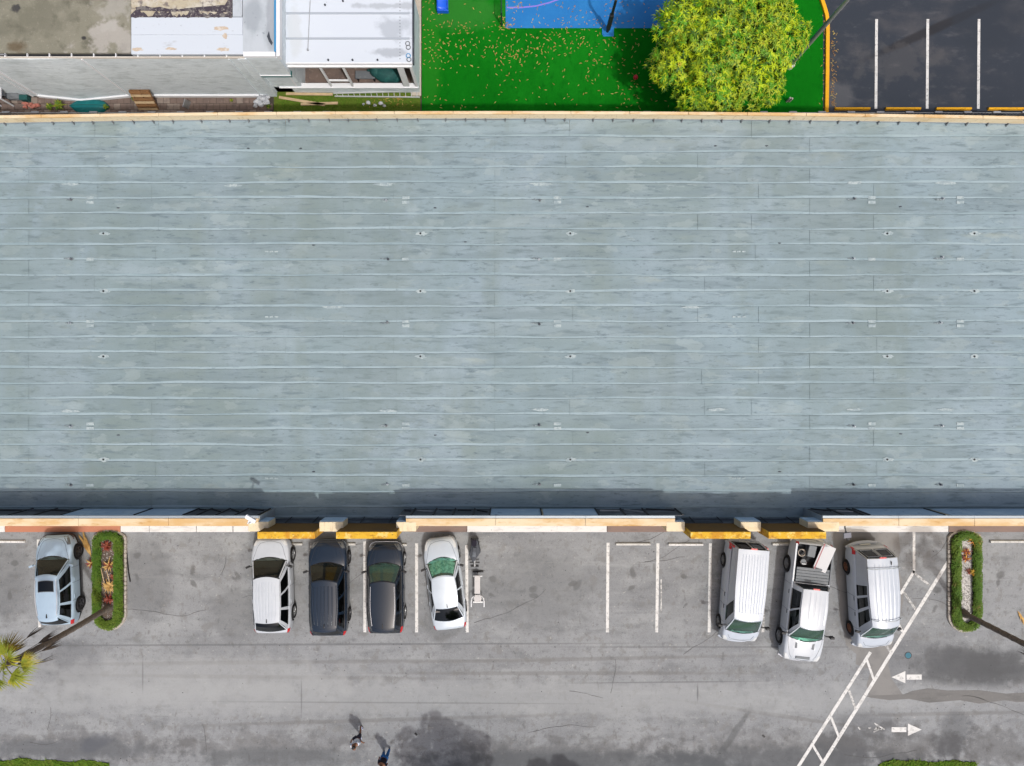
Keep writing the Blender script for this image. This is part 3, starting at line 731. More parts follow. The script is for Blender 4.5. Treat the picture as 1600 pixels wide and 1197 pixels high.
def sheet_row(k, ytop, ybot, j0, j1, wv=True):
    x0 = (j0 - 800) * KR + .006; x1 = (j1 - 800) * KR - .006
    n = max(2, int((x1 - x0) / .5)); rows = []
    zt = rr.uniform(-.003, .003)
    for q in range(n + 1):
        x = x0 + (x1 - x0) * q / n
        yt = ytop + (wav(k, x) if wv else 0); yb = ybot + (wav(k + 1, x) if wv else 0) + .012
        bw = .085 + .025 * math.sin(x * .5 + k * 1.7) + .012 * math.sin(x * 2.3 + k)
        lift = max(0, .35 + .65 * math.sin(x * .55 + k * 3.3))
        rows.append([(x, yt, ZR - .03), (x, yt - .004, ZR - .008 * lift - .004 + zt), (x, yt - .08, ZR - .003 + zt), (x, yb + bw + .03, ZR + zt),
                     (x, yb + bw, ZR + .004 + zt), (x, yb + .02, ZR + .007 + .009 * lift + zt), (x, yb, ZR + .004 + .007 * lift), (x, yb - .002, ZR - .03)])
    mb = MB().grid([list(c) for c in rows], mfun=lambda i, j: 1 if 4 <= j <= 5 else 0)
    mb.build('roofing_sheet', [rr.choice(('roof', 'roof', 'roof_b', 'roof_c')), 'seam'], wh, smooth=True, angle=28)
for k in range(NROW):
    yt = yn - k * dy; yb = yt - dy
    if k == 0: yt = 11.62
    js = odd if k % 2 else [e + rr.choice((-6, 0, 5)) for e in even]
    if k % 2 == 0:
        js = [js[0]] + sorted(rr.sample(js[1:-1], 5)) + [js[-1]]
    for a, b in zip(js, js[1:]): sheet_row(k, yt, yb, a, b)
for a, b in ((330, 400), (400, 510), (510, 640), (1050, 1165), (1165, 1300)):
    sheet_row(40, YS0 - .0, -5.94, a, b, False)
# roof fittings
def blob(px, py, wd, hd, mt='patch_white', name='roof_patch'):
    p = P(px, py, ZR); n = 18
    pts = [(wd / 2 * math.cos(t) * rr.uniform(.6, 1.1), hd / 2 * math.sin(t) * rr.uniform(.5, 1.1)) for t in [6.283 * i / n for i in range(n)]]
    MB().prism(pts, -.02, .019).build(name, mt, wh, loc=(p.x, p.y, ZR))
def vent(px, py):
    p = P(px, py, ZR)
    mb = MB().tube([(0, 0, 0), (0, 0, .03)], .055, 12).tube([(0, 0, .03), (0, 0, .12)], .035, 10)
    mb.build('roof_vent', rr.choice(('tonneau', 'flash_dark', 'coping_grey')), wh, loc=(p.x + rr.uniform(-.06, .06), p.y + rr.uniform(-.05, .05), ZR + .01))
    blob(px - 4, py, .5 * rr.uniform(.7, 1.2), .10, 'roof_grime', 'roof_stain')
def patchsq(px, py, wd=.33, hd=.13, mt='patch_white'):
    p = P(px, py, ZR)
    MB().box(-wd / 2, wd / 2, -hd / 2, hd / 2, -.02, .024).build('roof_patch', mt, wh, loc=(p.x, p.y, ZR), bevel=.008)
for x in (112, 605, 842, 1333, 1471):
    for y in (312, 404, 505, 665, 757):
        vent(x, y)
        if y in (312, 505, 665): patchsq(x + 29, y - 3); patchsq(x + 29, y + 4)
        else: patchsq(x + 29, y + 1)
for x in (163, 658, 892, 1387, 1523):
    for y in (365, 455, 557, 718):
        blob(x, y, .55, .22)
        p = P(x - 1, y, ZR); MB().tube([(0, 0, 0), (0, 0, .02)], .045, 10).build('roof_drain', 'blackmetal', wh, loc=(p.x, p.y, ZR + .015))
for x in (425, 1155):
    for y in (393, 495, 747):
        for d in (-8, -1, 7): patchsq(x + d, y, .16, .07)
for x, y in ((110, 288), (600, 288), (845, 288), (1335, 286), (1478, 286), (110, 642), (605, 642), (845, 640), (1335, 640), (1478, 640), (365, 290), (520, 480), (1080, 480), (1120, 640)):
    blob(x, y, 1.1 * rr.uniform(.7, 1.1), .16)
for x, y in ((185, 325), (680, 325), (918, 323), (1407, 323), (490, 383), (727, 378), (185, 680), (680, 680), (918, 676), (1407, 678), (490, 737), (1218, 380), (1218, 737), (470, 232), (1118, 228), (388, 232), (1198, 228)):
    blob(x, y, .16, .06, 'flash_dark', 'roof_tear')

# north parapet, bowed in plan
xs = list(range(-120, 1721, 92))
ZP = 6.2; KP = (H - ZP) / H / PX
for a, b in zip(xs, xs[1:]):
    def pt(px, off, z):
        k = (H - z) / H / PX
        return ((px - 800) * KP, (598.5 - nbow(px) - off) * k, z)
    q = lambda o0, z0: [pt(a, o0, z0), pt(b, o0, z0)]
    yi = [(598.5 - nbow(x) + 1) * KR for x in (a, b)]
    yo = [(598.5 - nbow(x) + 13) * KP for x in (a, b)]
    X = [(x - 800) * KP for x in (a, b)]
    mb = MB()
    pr = [(X[0], yi[0]), (X[1], yi[1]), (X[1], yo[1]), (X[0], yo[0])]
    mb.prism(pr, 4.8, ZP - .10)
    mb.build('parapet', 'beige', wh)
    pr = [(X[0] + .008, yi[0] - .03), (X[1] - .008, yi[1] - .03), (X[1] - .008, yo[1] + .03), (X[0] + .008, yo[0] + .03)]
    MB().prism(pr, ZP - .10, ZP).build('coping', 'beige_stain', wh, bevel=.012)
    MB().prism([(X[0], yi[0] - .012), (X[1], yi[1] - .012), (X[1], yi[1] + .01), (X[0], yi[0] + .01)], ZR - .02, ZR + .11).build('parapet_flashing', 'coping_grey', wh)
px = 10; brk = None
while px < 1620:
    y = (598.5 - nbow(px) + 1) * KR - .03; x = (px - 800) * KR
    if brk is None:
        brk = MB().box(-.025, .025, -.05, .02, -.05, .08).box(-.018, .018, -.10, -.05, -.05, -.02).build('wall_bracket', 'tonneau', wh, loc=(x, y, ZR + .08))
    else: share(brk, wh, (x, y, ZR + .08), rr.uniform(-.3, .3))
    px += rr.choice((31, 31, 31, 30, 32, 44))
# south parapet runs between the yellow boxes
ZS = 7.4; KS = (H - ZS) / H / PX
def xs_(px): return (px - 800) * KS
runs = [(-160, 404), (634, 1055), (1286, 1760)]
for a, b in runs:
    x0, x1 = xs_(a), xs_(b)
    MB().box(x0, x1, -5.86, -5.53, 4.6, ZS - .09).build('parapet', 'beige', wh)
    n = max(1, int((x1 - x0) / 3.1))
    for i in range(n):
        u0 = x0 + (x1 - x0) * i / n; u1 = x0 + (x1 - x0) * (i + 1) / n
        MB().box(u0 + .006, u1 - .006, -5.92, -5.605, ZS - .09, ZS).build('coping', 'beige_stain', wh, bevel=.012)
        MB().box(u0 + .004, u1 - .004, -5.602, -5.50, ZS - .16, ZS - .03).build('metal_coping', 'coping_grey', wh)
    # inner face: dark framed panels and pale blue sheets
zb = {0: [(-160, 8, 'd'), (8, 48, 'd'), (48, 90, 'd'), (90, 205, 'b'), (207, 282, 'b'), (284, 304, 'd'), (306, 334, 'd'), (336, 364, 'd'), (366, 400, 'd')],
      1: [(622, 640, 'd'), (642, 675, 'd'), (677, 706, 'd'), (708, 738, 'd'), (740, 764, 'd'), (766, 846, 'b'), (850, 936, 'b'), (939, 978, 'd'), (980, 1014, 'd'), (1016, 1068, 'd')],
      2: [(1288, 1320, 'd'), (1322, 1352, 'd'), (1354, 1362, 'd'), (1362, 1480, 'b'), (1492, 1760, 'b')]}
for k, L in zb.items():
    for a, b, t_ in L:
        x0, x1 = xs_(a), xs_(b)
        MB().box(x0, x1, -5.528, -5.50, ZR + .28, ZS - .17).build('parapet_panel', 'flash_dark' if t_ == 'd' else 'flash_blue', wh)
        MB().beam((x1 + .02, -5.49, ZR + .25), (x1 + .02, -5.49, ZS - .18), .06, .05).build('parapet_strut', 'black', wh)
        if t_ == 'd': MB().beam((x0 + .1, -5.48, ZR + .35 + rr.uniform(0, .5)), (x1 - .1, -5.48, ZR + .6 + rr.uniform(0, .6)), .05, .06).build('parapet_rail', rr.choice(('galv', 'black', 'flash_dark')), wh)
for a, b in runs:
    MB().box(xs_(a), xs_(b), -5.53, -5.497, ZR - .03, ZR + .27).build('parapet_flashing', 'roof_b', wh)
    for q, s_ in ((xs_(a), -1), (xs_(b), 1)): MB().box(q + min(0, s_ * .012), q + max(0, s_ * .012), -5.84, -5.51, ZR - .02, ZS - .1).build('end_flashing', 'coping_grey', wh)
# pilasters between the boxes
for a, b in ((388, 419.5), (499, 536), (619, 650), (1041, 1070), (1157, 1189), (1262, 1311)):
    MB().box(xs_(a), xs_(b), -6.14, -5.75, 6.55, ZS + .012).build('pilaster', 'beige', wh, bevel=.015)
    MB().box(xs_(a) + .02, xs_(b) - .02, -6.13, -6.0, 0, 6.549).build('pier', 'flash_dark', wh)
    MB().box(xs_(a) + .01, xs_(b) - .01, -5.748, -5.72, 6.56, ZS - .06).build('parapet_panel', 'flash_blue', wh)
# tall yellow box panels
for a, b in ((402, 492), (525, 620), (1079, 1173), (1201, 1291)):
    ZB = 8.1; KB = (H - ZB) / H / PX; x0, x1 = (a - 800) * KB, (b - 800) * KB
    MB().box(x0, x1, -6.29, -6.01, 3.2, ZB).build('yellow_panel', 'stucco_yellow', wh, bevel=.012)
    MB().box(x0 + .03, x1 - .03, -6.009, -6.00, ZR + .95, ZB - .03).build('panel_back', 'panel_shade_brown', wh)  # north face of the yellow panel, its shade deepened by brown colour
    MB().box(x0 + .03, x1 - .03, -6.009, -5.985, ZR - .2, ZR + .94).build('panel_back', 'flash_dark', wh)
    for q in range(2):
        xx = x0 + (x1 - x0) * (q + .5) / 2
        MB().beam((xx, -5.975, ZR + .9), (xx, -5.90, ZR + .0), .025, .025).build('panel_brace', 'blackmetal', wh)
# lamps on the parapet
t = thing('flood_lamp', 'white flood lamp on a bent arm at the parapet corner above the white crossover', 'lamp', (xs_(392), -5.75, ZS + .01))
MB().tube([(0, 0, 0), (.03, .02, .4), (.16, .2, .62)], .025, 8).build('arm', 'white', t)
MB().tube([(0, 0, 0), (0, 0, .03)], .07, 10).build('base', 'white', t)
MB().obox(.24, .26, .66, .46, .17, .10, -.55, .2).build('lamp_head', 'white', t, bevel=.02)
t = thing('solar_lamp', 'small lamp with a solar panel on the front parapet behind the roof rack van', 'lamp', (xs_(1322), -5.92, ZS - .1))
MB().tube([(0, .05, 0), (0, -.1, 0), (.04, -.28, .02)], .03, 8).build('arm', 'blackmetal', t)
MB().obox(.10, -.40, .02, .30, .22, .03, .15, .15).build('solar_panel', 'solar', t)
MB().obox(.10, -.40, -.004, .32, .24, .03, .15, .15).build('frame', 'tonneau', t)
MB().obox(.18, -.56, -.08, .16, .12, .10, .3).build('lamp_head', 'black', t, bevel=.02)

# ================================================================== FENCE behind the warehouse
fn = thing('yard_fence', 'low chain link fence with capped posts along the back of the warehouse', 'fence', (0, 13.62, 0))
post = None
for i in range(36):
    x = (10 + i * 45.5 - 800) * (H - 1.2) / H / PX
    if post is None:
        post = MB().tube([(0, 0, 0), (0, 0, 1.2)], .035, 8).box(-.19, .19, -.045, .045, 1.2, 1.26).build('post', 'galv', fn, loc=(x, 0, 0))
    else: share(post, fn, (x, 0, 0))
MB().tube([(-30, 0, 1.16), (30, 0, 1.16)], .022, 6).build('top_rail', 'galv', fn)
MB().tube([(-30, 0, .1), (30, 0, .1)], .015, 6).build('bottom_rail', 'galv', fn)
mb = MB()
for i in range(int(60 / .16)):
    x = -30 + i * .16
    mb.beam((x, .03, .1), (x + .16, .03, 1.16), .006, .006); mb.beam((x + .16, -.03, .1), (x, -.03, 1.16), .006, .006)
tag(mb.build('wire_mesh', 'galv', fn), kind='stuff')

# ================================================================== NEIGHBOURING HOUSE (north west)
hs = thing('neighbour_house', 'old grey walled house with patched flat roof at the upper left of the yard', 'house', (-20, 14.95, 0))
hs.location = (0, 0, 0)
ZH = 4.2
MB().box(-32, -12.23, 14.95, 15.16, 0, ZH).build('wall', 'wallgrey', hs)
MB().box(-32, -10.76, 15.16, 26, 0, ZH - .06).build('core_wall', 'wallgrey', hs)
# the bay with a shallow V in plan and its white foot trim
bx0, bx1, bxm = (62 - 800) / PX, (205 - 800) / PX, (130 - 800) / PX
MB().add([(bx0, 14.94, 0), (bxm, 14.70, 0), (bx1, 14.94, 0), (bx0, 14.945, ZH - .02), (bxm, 14.90, ZH - .02), (bx1, 14.945, ZH - .02)],
         [(0, 1, 4, 3), (1, 2, 5, 4), (3, 4, 5), (0, 2, 1)]).build('bay_wall', 'wallgrey', hs)
MB().beam((bx0, 14.90, .12), (bxm, 14.66, .12), .09, .2).beam((bxm, 14.66, .121), (bx1, 14.90, .121), .09, .2).build('foot_trim', 'white', hs)
MB().box(bx1 + .1, -12.9, 14.86, 14.947, .02, .22).build('foot_trim', 'white', hs)
for x, wd in ((bx1, .07), (bx0, .12), (bx0 - .35, .05), (-12.62, .05), (-13.05, .05)):
    MB().box(x - wd / 2, x + wd / 2, 14.89, 14.948, .0, ZH - .05).build('wall_batten', 'white' if x < -14 else 'wallgrey', hs, bevel=.01)
MB().box(-12.62, -12.235, 14.91, 14.948, 0, ZH - .03).build('corner_pier', 'wallgrey', hs)
# bulkhead over the passage
MB().box(-12.225, -10.76, 14.95, 15.155, 2.42, ZH).build('bulkhead', 'wallgrey', hs)
MB().box(-12.225, -10.74, 14.93, 15.2, 2.24, 2.415).build('bulkhead_trim', 'tealtrim', hs)
MB().box(-12.225, -10.73, 14.91, 14.945, 2.40, 2.46).build('bulkhead_trim', 'white', hs)
# gutter along the eaves
MB().box(-32, -12.35, 14.955, 15.12, ZH + .001, ZH + .02).build('gutter', 'blackmetal', hs)
MB().box(-32, -12.3, 14.94, 14.98, ZH - .05, ZH + .09).build('gutter_lip', mat('gutter_cream', (.62, .58, .52, 1), rough=.7), hs)
MB().box(-32, -23.2, 15.05, 15.10, ZH + .02, ZH + .10).build('gutter_pipe', 'galv', hs)
KH = (H - ZH) / H / PX
gb = None
for i in range(13):
    x = (10 + i * 34.5 - 800) * KH
    if x > -12.4: break
    if gb is None: gb = MB().box(-.018, .018, 14.96, 15.16, ZH + .02, ZH + .10).build('gutter_bracket', 'white', hs, loc=(x, 0, 0))
    else: share(gb, hs, (x, 0, 0))
def hp(px, py, z): k = (H - z) / H / PX; return ((px - 800) * k, (598.5 - py) * k)
ZT = ZH + .14
def rect(px0, py0, px1, py1, z0, z1, nm, mt, parent, bev=.0):
    x0, ya = hp(px0, py0, z1); x1, yb = hp(px1, py1, z1)
    return MB().box(x0, x1, yb, ya, z0, z1).build(nm, mt, parent, bevel=bev)
rect(-60, -140, 204.5, 82.5, ZH - .06, ZT, 'gravel_roof', 'gravelroof', hs)
rect(205, 27, 379, 54, ZH - .06, ZT + .05, 'roof_sheet', 'whiteroof', hs, .01)
rect(205, 54.4, 380, 84.5, ZH - .06, ZT + .035, 'roof_sheet', 'whiteroof', hs, .01)
rect(205, -140, 362, 26.6, ZH - .06, ZT + .01, 'bare_roof', 'peelroof', hs)
# torn felt edge
n = 46; e = [(205 + (363 - 205) * i / n, 22 + R.uniform(-5, 3) - 4 * math.sin(i * .5)) for i in range(n + 1)] + [(363, 28.5)] + [(363 - (158) * i / n, 28 + R.uniform(-1.2, 1.5)) for i in range(n + 1)]
MB().prism([hp(x, y, ZT) for x, y in e], ZT, ZT + .058).build('torn_felt', 'peeldark', hs)
e = [(212, 12), (228, 9.5), (238, 13), (250, 11), (262, 14), (280, 15), (300, 12.5), (330, 10), (352, 8), (360, -6), (363, -6), (363, 20), (340, 19), (300, 17), (260, 19), (230, 17), (214, 17)]
MB().prism([hp(x, y, ZT) for x, y in e], ZT, ZT + .03).build('torn_felt', 'peeldark', hs)
rect(363.5, -140, 378.5, 26, ZH - .06, ZT + .045, 'roof_sheet', 'greymem', hs)
rect(379.5, -140, 428, 80, ZH - .06, ZT + .06, 'membrane_roof', 'greymem', hs)
rect(380, 80.3, 430, 88, ZH - .06, ZT + .02, 'eaves_trim', 'white', hs)
rect(428.4, -140, 431, 80, ZH - .06, ZT + .12, 'blue_edge', 'bluetrim', hs)
rect(431.2, -140, 437, 87.5, ZH - .06, ZT + .16, 'edge_coping', 'white', hs, .02)
e = [(418, 58), (421, 50), (423, 60), (427, 68), (425, 72), (421, 66)]
MB().prism([hp(x, y, ZT) for x, y in e], ZT, ZT + .075).build('roof_patch', 'flash_dark', hs)
for bx_, by_, sx, sy in ((345, 45, 26, 9), (350, 78, 22, 8), (215, 78, 22, 7), (268, 77, 18, 5), (352, 57, 8, 12)):
    pts = [hp(bx_ + sx * .5 * math.cos(t) * R.uniform(.6, 1.1), by_ + sy * .5 * math.sin(t) * R.uniform(.5, 1.1), ZT) for t in [6.283 * i / 16 for i in range(16)]]
    MB().prism(pts, ZT, ZT + .054).build('roof_dirt', mat('roof_dirt', (.45, .37, .29, 1), [(6, one, .45, .65, (.55, .52, .47, 1), .9)], rough=.95), hs)

# white roofed annex with the screened porch
an = thing('annex', 'white metal roofed annex with screened porch beside the green turf', 'building', (0, 0, 0))
ZA = 3.1
for y0, y1 in ((-140, -60), (-60, -20.2), (-19.8, 20.3), (20.7, 59.8), (60.2, 98)):
    rect(437.5, y0, 644.5, y1, ZA - .05, ZA, 'roof_panel', 'whitemetal', an, .008)
for y in (-20, 20.5, 60): rect(446, y - 1.6, 640, y + 1.6, ZA + .001, ZA + .035, 'roof_seam', mat('seam_white', (.33, .37, .42, 1), rough=.6), an, .01)
rect(437.3, 97.6, 645, 99.4, ZA - .18, ZA + .01, 'fascia', 'white', an)
rect(644.2, -140, 646.5, 99, ZA - .18, ZA + .04, 'edge_trim', 'flash_dark', an)
sc = None
for y in range(-8, 96, 5):
    x, yy = hp(444, y, ZA)
    if sc is None: sc = MB().tube([(0, 0, ZA), (0, 0, ZA + .02)], .022, 6).build('roof_screw', 'tonneau', an, loc=(x, yy, 0))
    else: share(sc, an, (x, yy, 0)); share(sc, an, (hp(625, y, ZA)[0], yy, 0))
for x, y in ((513, 94), (551, 94), (590, 94), (508, 8), (536, 2)):
    a, b = hp(x, y, ZA); MB().tube([(a, b, ZA), (a, b, ZA + .05)], .05, 8).build('roof_vent', 'flash_dark', an)
a = hp(486, -30, ZA + .03); b = hp(481, 78, ZA + .03)
MB().tube([(a[0], a[1], ZA + .03), (b[0], b[1], ZA + .03)], .016, 6).tube([(b[0], b[1], ZA), (b[0], b[1], ZA + .08)], .05, 8).build('cable', 'galv', an)
for x, y, m_ in ((638, 74, 'tonneau'), (637, 68, 'tonneau'), (638, 87, 'bluetrim'), (639, 93, 'tonneau')):
    c_ = hp(x, y, ZA + .03)
    MB().tube([(c_[0] + .10 * math.cos(t), c_[1] + .10 * math.sin(t), ZA + .03) for t in [6.283 * i / 14 for i in range(15)]], .02, 6).build('hose_ring', m_, an)
# porch
x0, x1 = -12.2, -4.80
MB().box(x0 + .9, x1, 15.12, 15.30, 0, .62).build('knee_wall', 'wallgrey', an)
MB().box(x0, x0 + .9, 15.16, 15.28, 0, .60).build('knee_wall', 'wallgrey', an)
MB().box(x0 + .3, x1 + .02, 15.08, 15.34, .621, .665).build('sill', 'white', an, bevel=.01)
for x, wd in ((-9.23, .10), (-8.13, .10), (-5.38, .30), (-4.86, .14), (-11.0, .08)):
    MB().box(x - wd / 2, x + wd / 2, 15.14, 15.24, .666, ZA - .185).build('porch_post', 'white', an, bevel=.01)
MB().box(-9.18, -8.18, 15.15, 15.23, 1.25, 1.34).build('door_rail', 'white', an)
MB().box(-10.75, x1, 15.13, 15.27, ZA - .30, ZA - .182).build('porch_beam', 'white', an)
MB().box(x0, x1, 15.31, 18.8, -.02, .03).build('porch_floor', 'paver', an)
MB().box(x0, x1, 18.8, 18.95, 0, ZA - .06).build('back_wall', 'wallgrey', an)
MB().box(x1 - .1, x1, 15.31, 18.8, 0, ZA - .06).build('side_wall', 'wallgrey', an)
# things in the porch
def lump(mb, c, sx, sy, sz, n=14, m=8, jit=.06, seed=1, mat_=0, rz=0., zmin=None):
    r = random.Random(seed); rows = []
    for i in range(m + 1):
        ph = math.pi * i / m
        row = []
        for j in range(n):
            t = 2 * math.pi * j / n
            k = 1 + r.uniform(-jit, jit)
            x, y, z = sx * math.sin(ph) * math.cos(t) * k, sy * math.sin(ph) * math.sin(t) * k, sz * math.cos(ph)
            X = x * math.cos(rz) - y * math.sin(rz); Y = x * math.sin(rz) + y * math.cos(rz)
            row.append((c[0] + X, c[1] + Y, max(c[2] + z, zmin) if zmin is not None else c[2] + z))
        rows.append(row + [row[0]])
    return mb.grid(rows, mat_)
t = thing('covered_grill', 'dark green covered bulky bundle inside the white framed porch', 'covered grill', (-6.5, 15.95, .03))
mb = MB(); lump(mb, (0, 0, .45), .78, .50, .42, seed=3, rz=-.25, zmin=.0); lump(mb, (-.45, .1, .5), .35, .4, .35, seed=4, zmin=.0); lump(mb, (.35, -.2, .35), .5, .3, .3, seed=14, zmin=.0)
mb.build('cover', 'darkteal', t, smooth=True, angle=50)
MB().tube([(-.9, .1, .5), (-.72, .05, .55), (-.5, .05, .6)], .06, 8).build('handle', 'darkteal', t)
t = thing('white_hose', 'white curved pipe lying in front of the dark green bundle in the porch', 'pipe', (-6.35, 15.55, .05))
MB().tube([(-.35, .12, .03), (-.1, .0, .04), (.15, -.04, .04), (.4, .06, .03)], .035, 8).build('pipe', 'white', t)
t = thing('porch_bench', 'low dark grey bench beside the bundle in the screened porch', 'bench', (-7.55, 15.85, .03))
MB().box(-.5, .5, -.2, .2, .38, .44).build('seat', 'tonneau', t)
for x in (-.42, .42): MB().box(x - .03, x + .03, -.17, .17, 0, .379).build('leg', 'black', t)

# ---- yard clutter along the wall
t = thing('wooden_pallet', 'brown wooden pallet leaning against the grey house wall', 'pallet', (-18.88, 14.27, .02))
ang = math.radians(60)
pm4 = Matrix.Rotation(ang, 4, 'X')
def pslat(nm, x0, x1, y0, y1, z0, z1, mt='wood'):
    mb = MB().box(x0, x1, y0, y1, z0, z1)
    mb.v = [tuple(pm4 @ Vector(v)) for v in mb.v]
    return mb.build(nm, mt, t)
for i in range(6): pslat('slat', -.5, .5, .02 + i * .2, .14 + i * .2, .10, .125, 'wood' if i % 2 else 'wood_pale')
for i in range(6): pslat('slat', -.5, .5, .02 + i * .2, .14 + i * .2, -.025, 0, 'wood')
for x in (-.5, -.045, .41): pslat('bearer', x, x + .09, 0, 1.16, .001, .099, 'wood')
t = thing('canoe', 'upturned teal green boat lying behind the back parapet', 'boat', (P(138, 165, .2).x, P(138, 165, .2).y, 0))
mb = MB(); rows = []
for i in range(17):
    u = -1 + 2 * i / 16; wv = max(.012, (1 - abs(u) ** 3.4)) * .40
    rows.append([(u * 1.0, -wv, .0), (u * 1.0, -wv * .96, .10), (u * 1.0, -wv * .7, .22 - .05 * u * u), (u * 1.0, 0, .30 - .09 * u * u), (u * 1.0, wv * .7, .22 - .05 * u * u), (u * 1.0, wv * .96, .10), (u * 1.0, wv, .0)])
mb.grid(rows).build('hull', 'teal', t, smooth=True, angle=60)
MB().tube([(u, 0, .315 - .09 * u * u) for u in [-.95 + .19 * i for i in range(11)]], .016, 6).build('keel', 'darkteal', t)
MB().tube([(u, max(.012, (1 - abs(u) ** 3.4)) * .405 * s, .02) for s in (1,) for u in [-1 + .1 * i for i in range(21)]], .02, 6).build('gunwale', 'darkteal', t)
t = thing('metal_sheet', 'thin pale sheet leaning upright on the brown pavers right of the pallet', 'sheet', (P(296, 170).x, P(296, 170).y, .01))
MB().obox(0, .12, .28, .03, .40, .62, -.35, .15).build('sheet', 'galv', t)
t = thing('plastic_bags', 'heap of crumpled grey plastic bags at the foot of the house corner', 'bags', (P(410, 157).x, P(410, 157).y, .01))
for i, (x, y, s_) in enumerate(((-.28, -.1, .16), (0, .05, .24), (.22, -.12, .2), (.3, .15, .17), (-.05, -.25, .16), (-.34, -.3, .12))):
    mb = MB(); lump(mb, (x, y, s_ * .5), s_, s_ * .8, s_ * .7, 9, 6, .25, 30 + i, zmin=0); mb.build('bag', 'tarp', t)
t = thing('garden_box', 'small dark teal box beside the house wall near the far left corner', 'box', (P(43, 156).x, P(43, 156).y, .01))
MB().box(-.2, .2, -.12, .12, 0, .3).build('box_body', 'darkteal', t, bevel=.02); MB().box(-.21, .21, -.13, .13, .301, .34).build('lid', 'darkteal', t, bevel=.01)
t = thing('brick_pile', 'loose reddish bricks lying on the pavers near the teal box', 'bricks', (P(50, 166).x, P(50, 166).y, .012))
bk = None
for i in range(16):
    l_ = (R.uniform(-.4, .4), R.uniform(-.12, .16), .035 + (i % 3) * .05)
    if bk is None: bk = MB().box(-.1, .1, -.05, .05, -.03, .03).build('brick', 'brickred', t, loc=l_)
    else: share(bk, t, l_, R.uniform(-.6, .6))
t = thing('window_frame', 'white framed blue pane leaning at the far left edge of the yard', 'window', (P(2, 142, .5).x, P(2, 142, .5).y, .01))
MB().box(-.30, .26, -.55, .55, .92, .95).build('pane', 'glass_blue', t)
MB().box(.26, .33, -.62, .62, .90, .99).box(-.4, .255, -.62, -.555, .90, .99).box(-.4, .255, .555, .62, .90, .99).build('frame', 'white', t)
for x, y in ((.28, -.58), (.28, .58), (-.36, -.58), (-.36, .58)): MB().box(x - .03, x + .03, y - .03, y + .03, 0, .899).build('leg', 'white', t)
t = thing('dark_tarp', 'dark grey tarp bundle slumped against the wall right of the blue pane', 'tarp', (P(27, 152).x, P(27, 152).y, .01))
mb = MB(); lump(mb, (0, 0, .12), .55, .22, .3, 12, 6, .2, 77, zmin=0); mb.build('tarp', 'tonneau', t)
t = thing('ladder', 'white aluminium ladder lying on the grass along the porch wall', 'ladder', (0, 0, 0))
a0, a1, b0, b1 = P(521, 146, .1), P(656, 142.5, .1), P(523, 150.5, .1), P(656, 152, .1)
MB().beam(a0, a1, .05, .07).build('rail', 'alu', t); MB().beam(b0, b1, .05, .07).build('rail', 'alu', t)
for i in range(15):
    u = (i + .5) / 15; MB().tube([a0.lerp(a1, u), b0.lerp(b1, u)], .018, 6).build('rung', 'alu', t)
for i, (a, b, lb) in enumerate((((436, 152), (508, 164), 'pale plank lying slanted across the grass right of the plastic bags'), ((447, 146.5), (520, 147.5), 'pale plank lying flush along the foot of the porch wall'), ((470, 163), (528, 161), 'short pale plank near the parapet end of the slanted one'))):
    a = P(*a, .06); b = P(*b, .06); t = MB().beam(Vector((0, 0, 0)), b - a, .13, .045).build('plank', 'wood_pale', loc=a)
    tag(t, lb, 'plank', 'planks on the side lawn')
t = thing('utility_box', 'small dark box standing on the narrow concrete path by the annex corner', 'utility box', (P(648, 118).x, P(648, 118).y, .05))
MB().obox(0, 0, .12, .25, .24, .24, -.2).build('box_body', 'black', t, bevel=.02); MB().obox(0, 0, .255, .27, .26, .03, -.2).build('lid', 'tonneau', t)
for i, (x, y, s_) in enumerate(((576, 161, .13), (586, 165, .1), (595, 162, .13), (601, 166, .09), (568, 163, .08))):
    mb = MB(); lump(mb, (0, 0, s_ * .4), s_, s_ * .8, s_ * .6, 8, 5, .25, 60 + i, zmin=-.02)
    tag(mb.build('rubble_stone', 'tarp', None, loc=P(x, y, .01)), 'pale broken stone lying on the side lawn, ' + ('leftmost but one', 'in the middle', 'second from the right', 'rightmost and smallish', 'leftmost and smallest')[i] + ' of the five', 'stone', 'stones on the side lawn')

# ================================================================== YARD PLAY THINGS
t = thing('basketball_hoop', 'black basketball pole standing at the near edge of the blue court', 'basketball hoop', (P(949, 50).x, P(949, 50).y, .02))
MB().box(-.28, .28, -.16, .16, 0, .03).build('base_plate', 'court', t)
MB().tube([(0, 0, .03), (0, 0, 3.0), (0, .5, 3.35), (0, 1.0, 3.4)], .07, 10).build('pole', 'black', t)
MB().box(-.10, .10, -.10, .10, .3, 1.7).build('pad', 'black', t, bevel=.02)
MB().box(-.9, .9, 1.0, 1.05, 2.9, 3.95).build('backboard', 'white', t)
MB().tube([(.23 * math.cos(a), 1.32 + .23 * math.sin(a), 3.05) for a in [6.283 * i / 20 for i in range(21)]], .012, 6).build('rim', 'red', t)
t = thing('court_fence', 'dark green mesh fence on posts along the left side of the blue court', 'fence', (P(784, 40).x, P(784, 40).y, 0))
for i in range(4): MB().tube([(0, i * 2.4, 0), (0, i * 2.4, 1.3)], .04, 8).build('post', 'greenfence', t)
MB().tube([(0, 0, 1.27), (0, 7.2, 1.27)], .03, 6).build('top_rail', 'greenfence', t)
mb = MB()
for i in range(60): mb.beam((0, i * .12, .05), (0, i * .12, 1.26), .008, .008)
for i in range(10): mb.beam((0, 0, .1 + i * .12), (0, 7.2, .1 + i * .12), .008, .008)
tag(mb.build('wire_mesh', 'greenfence', t), kind='stuff')
t = thing('slide', 'bright blue play slide ending on the turf at the top edge', 'slide', (P(692.5, 20).x, P(692.5, 20).y, 0))
rows = []
